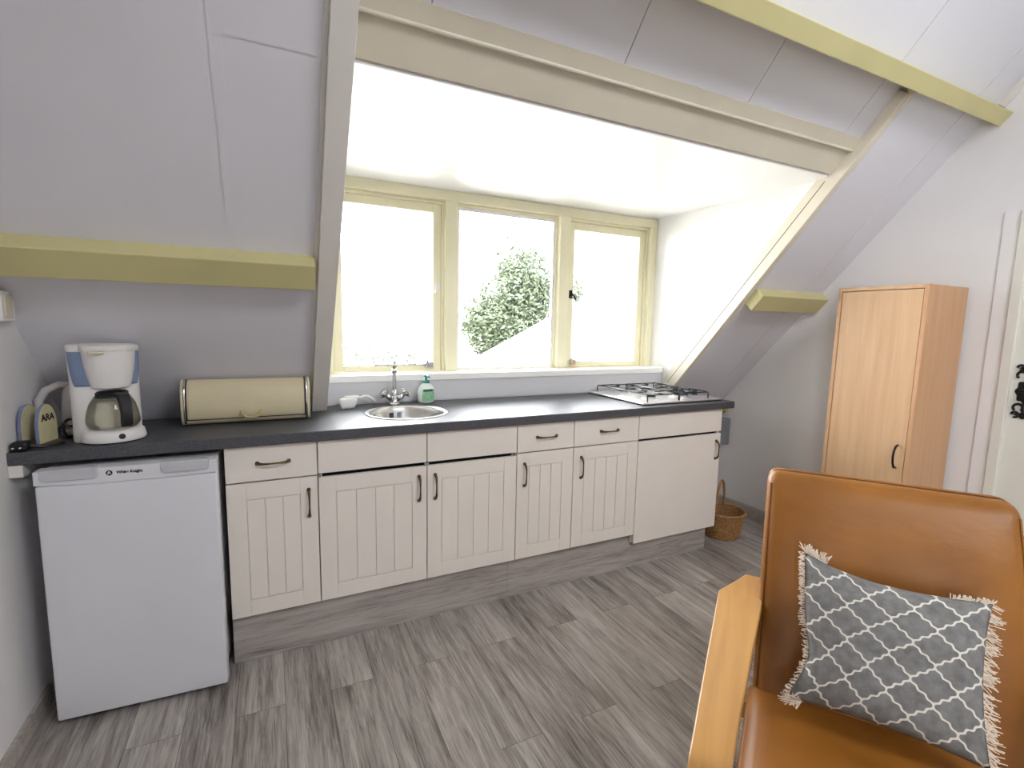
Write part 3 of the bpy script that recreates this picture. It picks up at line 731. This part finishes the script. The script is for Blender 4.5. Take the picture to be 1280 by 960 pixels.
w = MB(); w.lathe([(.0735, .302), (.0755, .306), (.0745, .318), (.066, .3225), (.02, .3245)], (c_[0], c_[1], 0), 48, 1, .86)
w.lathe([(.0955, .304), (.0965, .308), (.0955, .317), (.086, .3215), (.03, .3235)], (0, 0, 0), 48, 1, .50)
w.build('lid', M['plwhite'], t, auto=40)
MB().rbox(c_[0]-.062, c_[0]-.020, c_[1]-.072, c_[1]-.05, .294, .301, .003, 4).build('lid_tab', mat('ivory_tab', '#d9d4b8', .4), t, auto=40)
# blue panels wrapped round the upper column, both sides of the basket
for s in (-1, 1):
    vs = []; fs = []; n = 16; rows = 14
    for j in range(rows+1):
        f_ = j/rows; z = .186+.112*f_
        a_in = -PI/2+s*(.50-.12*f_); a_out = -PI/2+s*(1.02+.36*f_**.6)
        for i in range(n+1):
            a = a_in+(a_out-a_in)*i/n; r = .0962-.0013*(1-f_); vs.append((r*math.cos(a), .525*r*math.sin(a), z))
    for j in range(rows):
        for i in range(n): q = j*(n+1)+i; fs.append((q, q+1, q+n+2, q+n+1))
    pn = MB().add(vs, fs).build('side_panel', M['plblue'], t, smooth=True, label='translucent blue water gauge panel')
    md = pn.modifiers.new('thick', 'SOLIDIFY'); md.thickness = .002; md.offset = -1
w = MB(); w.lathe([(.052, .0465), (.068, .050), (.0735, .064), (.0715, .090), (.063, .125), (.048, .152), (.044, .160)], (c_[0], c_[1], 0), 48, cap=False)
ja = w.build('jug', M['carafe'], t, smooth=True, fix=False, label='clear glass jug')
MB().lathe([(.045, .150), (.046, .162), (.040, .168), (.012, .172)], (c_[0], c_[1], 0), 40).build('jug_lid', M['plblack'], ja, auto=40)
MB().lathe([(.0475, .147), (.0475, .153), (.042, .1535), (.042, .1465)], (c_[0], c_[1], 0), 40, cap=False).build('jug_collar', M['smoke'], ja, auto=40)
w = MB(); ang = -PI/2+.27
def hp(r, z, da): return (c_[0]+r*math.cos(ang+da), c_[1]+r*math.sin(ang+da), z)
sec = [(.046, .162), (.060, .168), (.078, .160), (.089, .137), (.093, .10), (.090, .062), (.082, .052)]
inn = [(.077, .060), (.079, .10), (.072, .130), (.060, .148), (.047, .148)]
for side in (0,):
    poly = sec+inn
    w.prism(poly, lambda r, z, h: (c_[0]+r*math.cos(ang)-h*math.sin(ang), c_[1]+r*math.sin(ang)+h*math.cos(ang), z), -.0165, .0165)
w.build('jug_handle', M['smoke'], ja, bevel=.004, auto=40)
w = MB(); 
bpt = Vector((.016, -.109, .022))
w.tube([bpt+Vector((0, .008, 0)), bpt+Vector((0, -.003, .001))], [.0095, .009], 20); w.build('switch', M['plblack'], t, auto=40, label='round black switch')
# kettle behind
K2 = (.108, .222, ZTOP); t = thing('kettle', 'white jug kettle with looped handle behind the coffee maker', 'kettle', K2)
MB().lathe([(.058, .028), (.060, .034), (.058, .10), (.052, .15), (.044, .172), (.030, .182), (.010, .186)], K2, 40).build('body', M['plgrey'], t, K2, auto=50)
MB().lathe([(.060, 0), (.062, .004), (.062, .022), (.056, .0265)], K2, 40).build('power_base', M['plgrey'], t, K2, auto=40)
pts = [(K2[0]-.022, K2[1]-.01, ZTOP+.176), (K2[0]-.055, K2[1]-.02, ZTOP+.178), (K2[0]-.088, K2[1]-.028, ZTOP+.160), (K2[0]-.106, K2[1]-.034, ZTOP+.126), (K2[0]-.104, K2[1]-.034, ZTOP+.092), (K2[0]-.090, K2[1]-.03, ZTOP+.062), (K2[0]-.074, K2[1]-.024, ZTOP+.050)]
MB().tube(pts, [.011, .012, .0125, .0125, .0125, .012, .010], 14).build('kettle_handle', M['plgrey'], t, K2, smooth=True)
# cords
w = MB(); w.tube([(.090, .172, ZTOP+.062), (.086, .140, ZTOP+.066), (.081, .118, ZTOP+.058), (.080, .122, ZTOP+.03), (.083, .145, ZTOP+.006), (.086, .165, ZTOP+.005)], .0045, 8)
w.tube([(.082, .116, ZTOP+.060), (.088, .108, ZTOP+.062), (.095, .104, ZTOP+.052), (.112, .112, ZTOP+.046)], .004, 8)
w.build('power_cord', M['plblack'], t, K2, smooth=True, label='black power cord')
PO = (.003, -.008, ZTOP); t = thing('power_plug', 'black plug with metal pins lying on the left end of the worktop', 'plug', PO, 0)
w = MB(); w.rbox(-.012, .030, -.008, .034, .0005, .030, .010, 4); w.tube([(.022, .022, .015), (.036, .022, .010), (.055, .026, .006), (.078, .04, .005), (.092, .07, .005)], [.008, .0055, .004, .004, .004], 8)
w.build('plug_body', M['plblack'], t, auto=40)
for dx_ in (0.0, .017): 
    MB().tube([(dx_+.002, -.006, .014), (dx_-.003, -.016, .013)], .0024, 8).build('pin', M['chrome'], t, smooth=True)
# napkin holder
NO = (.031, .088, ZTOP); t = thing('napkin_holder', 'small cream napkin holder with blue edges and dark lettering by the left wall', 'napkin holder', NO, math.radians(-13))
def archp(n=16):
    return [(-.045, 0), (.045, 0), (.045, .055)]+[(.045*math.cos(PI*k/n), .055+.070*math.sin(PI*k/n)) for k in range(1, n)]+[(-.045, .055)]
for x in (-.032, .014):
    lab = 'front panel with dark lettering' if x > 0 else None
    p = MB().prism(archp(), lambda a, b, h: (h, a, b+.006), x, x+.009).build('panel', M['bluedge'], t, bevel=.001)
    small = [(a*.93, .003+b*.965) for a, b in archp()]
    MB().prism(small, lambda a, b, h: (h, a, b+.006), x+.0088, x+.0102).build('painted_face', M['paper'], p)
    if x > 0:
        mt = Matrix.Translation((x+.0106, .0, .087)) @ Matrix.Rotation(PI/2, 4, 'Z') @ Matrix.Rotation(PI/2, 4, 'X')
        text_mesh('lettering', 'ARA', .03, M['ink'], p, mt, .0003)
B(-.034, .026, -.046, .046, 0, .008).build('base', M['brownw'], t, bevel=.001)
# thermostat box
o = thing('wall_switch', 'small white switch box on the left wall beneath the beam', 'switch', (LX, .03, 1.33))
MB().rbox(LX, LX+.024, -.02, .066, 1.282, 1.372, .004, 4).build('housing', M['plwhite'], o, (LX, .03, 1.33), auto=40)
MB().rbox(LX+.022, LX+.029, -.008, .040, 1.292, 1.362, .003, 4).build('rocker', mat('ivory_rocker', '#cfc9b0', .4), o, (LX, .03, 1.33), auto=40)

# ------------------------------------------------------------------ right corner
o = thing('gas_box', 'grey box on the right wall just beneath the worktop end', 'box', (WX, .52, .56))
MB().rbox(WX-.05, WX, .475, .565, .47, .66, .006, 4).build('housing', M['greybox'], o, (WX, .52, .56), auto=40)
B(WX-.053, WX-.049, .485, .555, .48, .65).build('cover', M['greybox'], o, (WX, .52, .56), bevel=.001)
o = thing('gas_valve', 'small yellow gas valve above the grey box beneath the worktop', 'valve', (WX, .53, .73))
MB().tube([(WX, .535, .705), (WX-.03, .535, .705), (WX-.035, .53, .72), (WX-.035, .525, .60+.08)], .009, 10).build('pipe', M['brass'], o, (WX, .53, .73), smooth=True)
MB().rbox(WX-.05, WX-.028, .48, .56, .712, .738, .006, 4).build('lever', M['yellow'], o, (WX, .53, .73), auto=40)
# wicker basket: real woven strands
BK = (3.245, .135, 0); t = thing('wicker_basket', 'round brown wicker basket with arched handle on the floor by the last cabinet', 'basket', BK)
def br_at(z): return .098+.030*(z/.16)**.8
w = MB(); nst = 28; rows = 15
for j in range(rows):
    z = .008+.148*j/(rows-1); pts = []
    for k in range(nst*2):
        a = PI*k/nst; off = .0035*(1 if (k//2+j) % 2 else -1) if k % 2 == 0 else 0
        r = br_at(z)+off; pts.append((BK[0]+r*math.cos(a), BK[1]+r*math.sin(a), z))
    w.tube(pts, .0052, 6, closed=True)
MB_ = w.build('woven_side', M['wicker'], t, BK, smooth=True)
w = MB()
for k in range(nst):
    a = 2*PI*k/nst+.05; w.tube([(BK[0]+br_at(z)*math.cos(a), BK[1]+br_at(z)*math.sin(a), z) for z in (.004, .05, .1, .16)], .0026, 6)
w.build('stakes', M['wicker'], t, BK, smooth=True)
w = MB(); w.tube([(BK[0]+.130*math.cos(2*PI*k/40), BK[1]+.130*math.sin(2*PI*k/40), .163) for k in range(40)], .008, 8, closed=True)
w.build('rim', M['wicker'], t, BK, smooth=True)
MB().lathe([(.098, 0), (.098, .007)], BK, 40).build('bottom', M['wicker'], t, BK)
w = MB(); dirx, diry = .877, .48
w.tube([(BK[0]+dirx*.116*math.cos(a)-.010, BK[1]+diry*.116*math.cos(a)+.015, .16+.19*math.sin(a)) for a in [PI*i/24 for i in range(25)]], .0075, 8)
w.build('basket_handle', M['wicker'], t, BK, smooth=True)

# tall cupboard
cx0, cx1, cy0, cy1, cz = 3.309, WX-.014, -.797, -.412, 1.518
CO = ((cx0+cx1)/2, (cy0+cy1)/2, 0); t = thing('tall_cupboard', 'tall narrow beech cupboard against the right wall behind the armchair', 'cupboard', CO)
w = MB(); s = .017
w.box(cx0, cx1, cy0, cy0+s, 0, cz); w.build('side_panel', M['beech_shaded'], t, CO, bevel=.001)
MB().box(cx0, cx1, cy1-s, cy1, 0, cz).build('side_panel', M['beech_shaded'], t, CO, bevel=.001)
MB().box(cx0, cx1, cy0+s, cy1-s, cz-s, cz).build('top_panel', M['beech'], t, CO, bevel=.001)
MB().box(cx1-.006, cx1, cy0+s, cy1-s, .06, cz-s).build('back_panel', M['beech_shaded'], t, CO)
MB().box(cx0+.02, cx1-.006, cy0+s, cy1-s, .06, .077).build('bottom_panel', M['beech_shaded'], t, CO)
MB().box(cx0+.02, cx0+.035, cy0+s, cy1-s, 0, .06).build('kick_board', M['beech_shaded'], t, CO)
dd = MB().box(cx0+.002, cx0+.019, cy0+s+.0025, cy1-s-.0025, .063, cz-s-.003).build('door', M['beech'], t, CO, bevel=.001)
w = MB(); yy = cy0+.050
w.tube([(cx0+.002, yy, .675), (cx0-.014, yy, .678), (cx0-.026, yy, .70), (cx0-.030, yy, .73), (cx0-.026, yy, .757), (cx0-.014, yy, .778), (cx0+.002, yy, .782)], .0048, 10)
w.build('handle', M['iron'], dd, CO, smooth=True, label='black bow handle')

# ------------------------------------------------------------------ armchair
AR = (1.805, -1.192, 0); th = math.atan2(-.8, .6)
t = thing('armchair', 'tan leather armchair with bent pale wood arms in the right foreground', 'armchair', AR, th)
AW = .558
def leanback(p, u):      # local build: x width, y depth, z height; shear to recline, puff front
    zz = (p.z-.36)/.54
    puff = (1-u.x**4)*(1-u.z**4)*.020 if u.y < 0 else 0
    dent = .034*math.exp(-((u.x-.05)/.60)**2-((u.z-.0)/.45)**2)+.0022*math.sin(38*u.x+6*u.z)*math.exp(-((u.z-.86)/.13)**2)*math.exp(-((u.x-.25)/.5)**2) if u.y < 0 else 0
    roll = .012*max(0, u.z-.55)/.45 if u.y < 0 else 0
    return Vector((p.x, p.y-puff+dent+roll+.268*zz, p.z))
w = MB(); w.rbox(.0, AW, .0, .115, .335, .884, .030, 22, leanback); bc = w.build('back_cushion', M['leather'], t, smooth=True)
for xx_ in (.004, AW-.004):
    w = MB(); pts = []
    for i in range(24):
        zz = .375+.48*i/23; u = (zz-.61)/.274
        pts.append((xx_+(.003 if xx_ < .1 else -.003), .008+.268*(zz-.36)/.54+(.012*max(0, u-.55)/.45), zz))
    w.tube(pts, .0028, 6); w.build('piping', M['leather'], bc, smooth=True)
def seatfn(p, u):
    puff = (1-u.x**4)*(1-u.y**4)*.016 if u.z > 0 else 0
    return Vector((p.x+u.x*.022*max(0, min(1, -p.y/.45)), p.y, p.z+puff-.055*(p.y+.5)/.5+.0275+.0))
w = MB(); w.rbox(-.012, AW+.012, -.56, .06, .27, .40, .030, 18, seatfn); sc = w.build('seat_cushion', M['leather'], t, smooth=True)
w = MB(); w.tube([(-.006-.022*max(0, min(1, .53-.56*i/10)/.45 if i < 9 else 0), -.53+.56*i/10, .395-.055*((-.53+.56*i/10)+.5)/.5+.0275-.010) for i in range(11)], .0028, 6); w.build('piping', M['leather'], sc, smooth=True)
# bent arms: one flat strip on each side, sweeping down into the front leg
def arm(mir):
    fx = (lambda x: AW-x) if mir else (lambda x: x)
    path = [(.285, .548), (.20, .553), (.12, .560), (.05, .566), (-.05, .568), (-.2, .570), (-.35, .570), (-.48, .567)]
    for i in range(1, 9):
        a = PI/2*i/8; path.append((-.48-.075*math.sin(a), .567-.075*(1-math.cos(a))))
    path += [(-.563, .35), (-.570, .2), (-.576, .0)]
    def outer(y): return -.104 if y < .12 else -.104+(y-.12)/.165*.066
    inner_ = lambda y: .010 if y > .12 else max(-.034, .010-.044*(.12-y)/.57); vs = []; fs = []; th_ = .021
    for i, (y, z) in enumerate(path):
        d = Vector((0, path[min(i+1, len(path)-1)][0]-path[max(i-1, 0)][0], path[min(i+1, len(path)-1)][1]-path[max(i-1, 0)][1])).normalized()
        nrm = Vector((0, d.z, -d.y)); 
        if nrm.z > 0 or (abs(nrm.z) < .05 and nrm.y < 0): nrm = -nrm
        q = Vector((0, y, z))+nrm*th_
        q.z = max(0, q.z)
        inner = inner_(y); vs += [(fx(outer(y)), y, z), (fx(inner), y, z), (fx(inner), q.y, q.z), (fx(outer(y)), q.y, q.z)]
    n = len(path)
    for i in range(n-1):
        a = 4*i
        for k in range(4): fs.append((a+k, a+(k+1) % 4, a+4+(k+1) % 4, a+4+k))
    fs += [(0, 1, 2, 3), (4*n-1, 4*n-2, 4*n-3, 4*n-4)]
    MB().add(vs, fs).build('arm', M['armwood'], t, bevel=.003, auto=30)
    w = MB(); x0, x1 = sorted((fx(-.085), fx(-.036)))
    w.hexa([(x0,.16,0),(x1,.16,0),(x1,.185,0),(x0,.185,0),(x0,.10,.538),(x1,.10,.538),(x1,.125,.538),(x0,.125,.538)])
    w.build('leg', M['armwood'], t, bevel=.003)
arm(False); arm(True)
w = MB(); w.box(-.05, AW+.05, -.545, -.52, .22, .262); w.box(-.05, AW+.05, .11, .14, .20, .25)
w.box(.0, .03, -.53, .12, .215, .255); w.box(AW-.03, AW, -.53, .12, .215, .255)
for k in range(5): w.box(.03, AW-.03, -.45+k*.12, -.40+k*.12, .24, .252)
w.build('seat_frame', M['armwood'], t, bevel=.002)
w = MB()
for xx_ in (.05, AW-.08):
    w.hexa([(xx_,.14,.2),(xx_+.03,.14,.2),(xx_+.03,.17,.2),(xx_,.17,.2),(xx_,.385,.86),(xx_+.03,.385,.86),(xx_+.03,.41,.86),(xx_,.41,.86)])
w.box(.05, AW-.05, .39, .41, .80, .86)
w.build('back_frame', M['armwood'], t, bevel=.002)

# cushion on the armchair
q0 = Matrix.Rotation(th, 4, 'Z'); q0.translation = Vector(AR)
BL, BR, TL, TRc = Vector((.066, -.105, .452)), Vector((.425, -.115, .440)), Vector((.089, .055, .748)), Vector((.450, .05, .716))
nrm = (BR-BL).cross(TL-BL).normalized()     # towards the viewer side of the chair (-y, +z)
if nrm.y > 0: nrm = -nrm
cen = (BL+BR+TL+TRc)/4; base = q0 @ Vector((cen.x, cen.y, .44))
t = thing('throw_cushion', 'grey cushion with cream trellis pattern and fringe on the tan armchair', 'cushion', base)
def pt(u, v, side):
    # u,v in 0..1 ; concave edges between pointed corners
    p = (BL*(1-u)+BR*u)*(1-v)+(TL*(1-u)+TRc*u)*v
    eu, ev = 4*u*(1-u), 4*v*(1-v)
    inx = .014*ev*(1-2*u); iny = (.012*eu if v < .5 else .026*eu*(1.25-.6*u))*(1-2*v)
    if u < .5: inx += .022*math.exp(-((v-.30)/.2)**2)*(1-2*u)
    p = p+(BR-BL).normalized()*inx+(TL-BL).normalized()*iny
    th_ = .060*(eu**.42)*(ev**.42)*(1+.05*math.sin(5*u+3*v))
    return q0 @ (p+nrm*(th_*(1.0 if side > 0 else -.55)+.004*math.sin(9*v+2*u)*eu))
n = 36; vs = []; fs = []; uvs = []; ids = {}
for side in (1, -1):
    for j in range(n+1):
        for i in range(n+1):
            edge = i in (0, n) or j in (0, n)
            key = (i, j, 0 if edge else side)
            if key not in ids: ids[key] = len(vs); vs.append(pt(i/n, j/n, side)); uvs.append((i/n, j/n))
    for j in range(n):
        for i in range(n):
            q = [ids[(a, b, 0 if (a in (0, n) or b in (0, n)) else side)] for a, b in ((i, j), (i+1, j), (i+1, j+1), (i, j+1))]
            fs.append(tuple(q if side > 0 else q[::-1]))
o = MB().add(vs, fs).build('cover', M['trellis'], t, base, smooth=True)
uvl = o.data.uv_layers.new(name='UVMap')
for lp in o.data.loops: uvl.data[lp.index].uv = uvs[lp.vertex_index]
w = MB(); rnd = random.Random(3)
def strand(p, d, L, r=.0009):
    d = d.normalized(); side = d.orthogonal().normalized(); s = rnd.uniform(-.3, .3)
    w.tube([p, p+d*L*.5+side*s*L*.15, p+d*L+side*s*L*.4], [r, r, r*1.2], 4)
R3 = q0.to_3x3()
ux = R3 @ (BR-BL).normalized(); uy = R3 @ (TL-BL).normalized(); un = R3 @ nrm
for k in range(200):
    v = rnd.random(); strand(pt(1, v, 1), ux+uy*rnd.uniform(-1.1, .2)+un*rnd.uniform(-.3, .5), rnd.uniform(.012, .028))
    v = rnd.random()**.8
    strand(pt(0, v, 1), -ux+uy*rnd.uniform(-.7, .5)+un*rnd.uniform(-.3, .6), rnd.uniform(.007, .016))
for k in range(90):
    u = rnd.random()*.14; strand(pt(u, 1, 1), uy+ux*rnd.uniform(-1.2, .8)+un*rnd.uniform(-.3, .6), rnd.uniform(.014, .027))
    u = rnd.random()*.09; strand(pt(u, 0, 1), -uy*rnd.uniform(-.6, .8)-ux*rnd.uniform(.2, 1.2)+un*rnd.uniform(-.2, .8), rnd.uniform(.014, .026))
    u = 1-rnd.random()*.2; strand(pt(u, 1, 1), uy+ux*rnd.uniform(-.4, 1.2)+un*rnd.uniform(-.3, .6), rnd.uniform(.004, .012))
fo = w.build('fringe', M['fringe'], t, base, fix=False); fo['kind'] = 'stuff'

# ------------------------------------------------------------------ outside
g_ = struct(B(-40, 60, .9, 90, -3.2, -3.0).build('ground', M['ground']))
def leaves(mb, c, R, n, rnd, size):
    for k in range(n):
        while True:
            d = Vector((rnd.uniform(-1, 1), rnd.uniform(-1, 1), rnd.uniform(-1, 1)))
            if .25 < d.length < 1: break
        p = Vector((c[0]+d.x*R[0], c[1]+d.y*R[1], c[2]+d.z*R[2])); s = size*rnd.uniform(.6, 1.3)
        a = Vector((rnd.gauss(0, 1), rnd.gauss(0, 1), rnd.gauss(0, .7))).normalized(); b_ = a.orthogonal().normalized(); nn = a.cross(b_)*.25
        mb.add([p-a*s, p-b_*s*.5+nn*s, p+a*s, p+b_*s*.5+nn*s], [(0, 1, 2, 3)])
rn = random.Random(11)
TO = (14.3, 25.0, -3.0); t = thing('leafy_tree', 'large green leafy tree beyond the middle window pane', 'tree', TO)
TS = 1.8
def tp(x, y, z): return (14.3+(x-8.3)*TS, 25.0+(y-12.5)*TS, 1.3+(z-1.3)*TS)
w = MB(); w.tube([tp(8.3, 12.5, -1.09), tp(8.35, 12.5, -.5), tp(8.2, 12.4, .8), tp(8.3, 12.5, 1.6)], [.4, .3, .2, .1], 10)
for k in range(5):
    a = k*2.4; w.tube([tp(8.3, 12.5, -.6+k*.35), tp(8.3+1.0*math.cos(a), 12.5+1.0*math.sin(a), .2+k*.38), tp(8.3+1.7*math.cos(a), 12.5+1.7*math.sin(a), .9+k*.36)], [.12, .08, .03], 6)
w.build('trunk', M['bark'], t, TO, smooth=True)
w = MB()
for c, R, n in (((7.6, 12.3, 1.1), (1.35, 1.2, 1.1), 2600), ((8.7, 12.5, 1.8), (1.4, 1.2, 1.2), 2400), ((8.5, 12.4, 2.9), (1.1, 1.1, .9), 1000), ((7.0, 12.3, 1.5), (.9, .9, .8), 800),
                ((9.9, 12.8, 2.3), (1.1, 1.0, 1.0), 800), ((8.3, 12.4, 3.5), (.9, .9, .8), 500), ((10.4, 12.7, 2.6), (.8, .8, .8), 420), ((8.2, 12.4, .35), (1.3, 1.1, .7), 1500), ((8.0, 12.4, 2.3), (1.2, 1.1, 1.0), 1100)):
    leaves(w, tp(*c), tuple(q*TS for q in R), int(n*1.7), rn, .15)
w.build('foliage', M['leaf'], t, TO, fix=False)
w = MB()
for k in range(7): leaves(w, (3.6+k*1.6, 44+.3*(k % 2), -1.6+.3*math.sin(k*2.1)), (1.3, 1.0, 1.7), 260, rn, .2)
o = w.build('hedge', M['hedgeleaf'], fix=False); tag(o, 'distant pale green hedge seen low through the left window', 'hedge')
# neighbouring house with hipped roof
HC = (11.0, 11.0, -3.0); t = thing('neighbour_house', 'pale tiled roof of the neighbouring house through the right panes', 'house', HC)
E0, E1, E2, E3 = (4.9, 8.0, -.30), (22.0, 8.0, -.30), (22.0, 20.0, -.30), (9.0, 20.0, -.30)
w = MB(); R0, R1 = (14.3, 14.0, 3.75), (20.0, 14.0, 3.75)
w.add([E0, E1, R1, R0, (9.5, 20, -.30), E2], [(0, 1, 2, 3), (0, 3, 4), (4, 3, 2, 5), (1, 5, 2)])
rf = w.build('roof', M['tile'], t, HC); md = rf.modifiers.new('thick', 'SOLIDIFY'); md.thickness = .12; md.offset = -1
MB().prism([(5.6, 8.5), (21.6, 8.5), (21.6, 19.6), (10.0, 19.6)], lambda a, b, h: (a, b, h), -3.0, -.35).build('walls', M['house'], t, HC)

# ------------------------------------------------------------------ light
wd = bpy.data.worlds.new('overcast_sky'); bpy.context.scene.world = wd; wd.use_nodes = True
bg = wd.node_tree.nodes['Background']
tcw = N(wd.node_tree, 'ShaderNodeTexCoord'); spw = N(wd.node_tree, 'ShaderNodeSeparateXYZ'); wd.node_tree.links.new(tcw.outputs['Generated'], spw.inputs[0])
rpw = N(wd.node_tree, 'ShaderNodeValToRGB'); e = rpw.color_ramp.elements
e[0].position = .0; e[0].color = (.92, .95, 1.0, 1); e[1].position = .8; e[1].color = (.94, .97, 1.01, 1)
wd.node_tree.links.new(spw.outputs['Z'], rpw.inputs['Fac']); wd.node_tree.links.new(rpw.outputs['Color'], bg.inputs['Color'])
bg.inputs['Strength'].default_value = 1.0
def portal(name, loc, rot, sx, sy):
    l = bpy.data.lights.new(name, 'AREA'); l.shape = 'RECTANGLE'; l.size = sx; l.size_y = sy; l.cycles.is_portal = True
    o = bpy.data.objects.new(name, l); C.objects.link(o); o.location = loc; o.rotation_euler = rot; return o
portal('window_portal', (2.0, .80, 1.5), (-PI/2, 0, 0), 2.1, .98)
portal('fill_gable_portal', (LX-.21, (GY0+GY1)/2, (GZ0+GZ1)/2), (0, -PI/2, 0), GZ1-GZ0, GY1-GY0)  # samples sky through the added gable window

portal('fill_roof_portal', RP((SX0+SX1)/2, (ST0+ST1)/2, -.2, True), (math.radians(48.3), 0, 0), SX1-SX0, ST1-ST0)  # samples sky through the added roof window
# ------------------------------------------------------------------ camera and view
cam = bpy.data.cameras.new('camera'); co = bpy.data.objects.new('camera', cam); C.objects.link(co)
a = Vector((0.89884153, -0.43779364, 0.02050922)); b_ = Vector((0.034685, 0.11770509, 0.99244267)); c = Vector((0.43689913, 0.89133733, -0.1209831))
co.matrix_world = Matrix(((a.x, b_.x, -c.x, .7096), (a.y, b_.y, -c.y, -1.9648), (a.z, b_.z, -c.z, 1.3046), (0, 0, 0, 1)))
cam.sensor_fit = 'HORIZONTAL'; cam.sensor_width = 36; cam.lens = 614.3268*36/1280; cam.clip_start = .02; cam.clip_end = 300
sc_ = bpy.context.scene; sc_.camera = co
sc_.view_settings.view_transform = 'Standard'; sc_.view_settings.look = 'None'; sc_.view_settings.gamma = 1; sc_.view_settings.use_curve_mapping = False
sc_.view_settings.exposure = 4.55
sc_.cycles.max_bounces = 12; sc_.cycles.diffuse_bounces = 6; sc_.cycles.transparent_max_bounces = 16; sc_.cycles.use_denoising = True
sc_.cycles.sample_clamp_indirect = 8
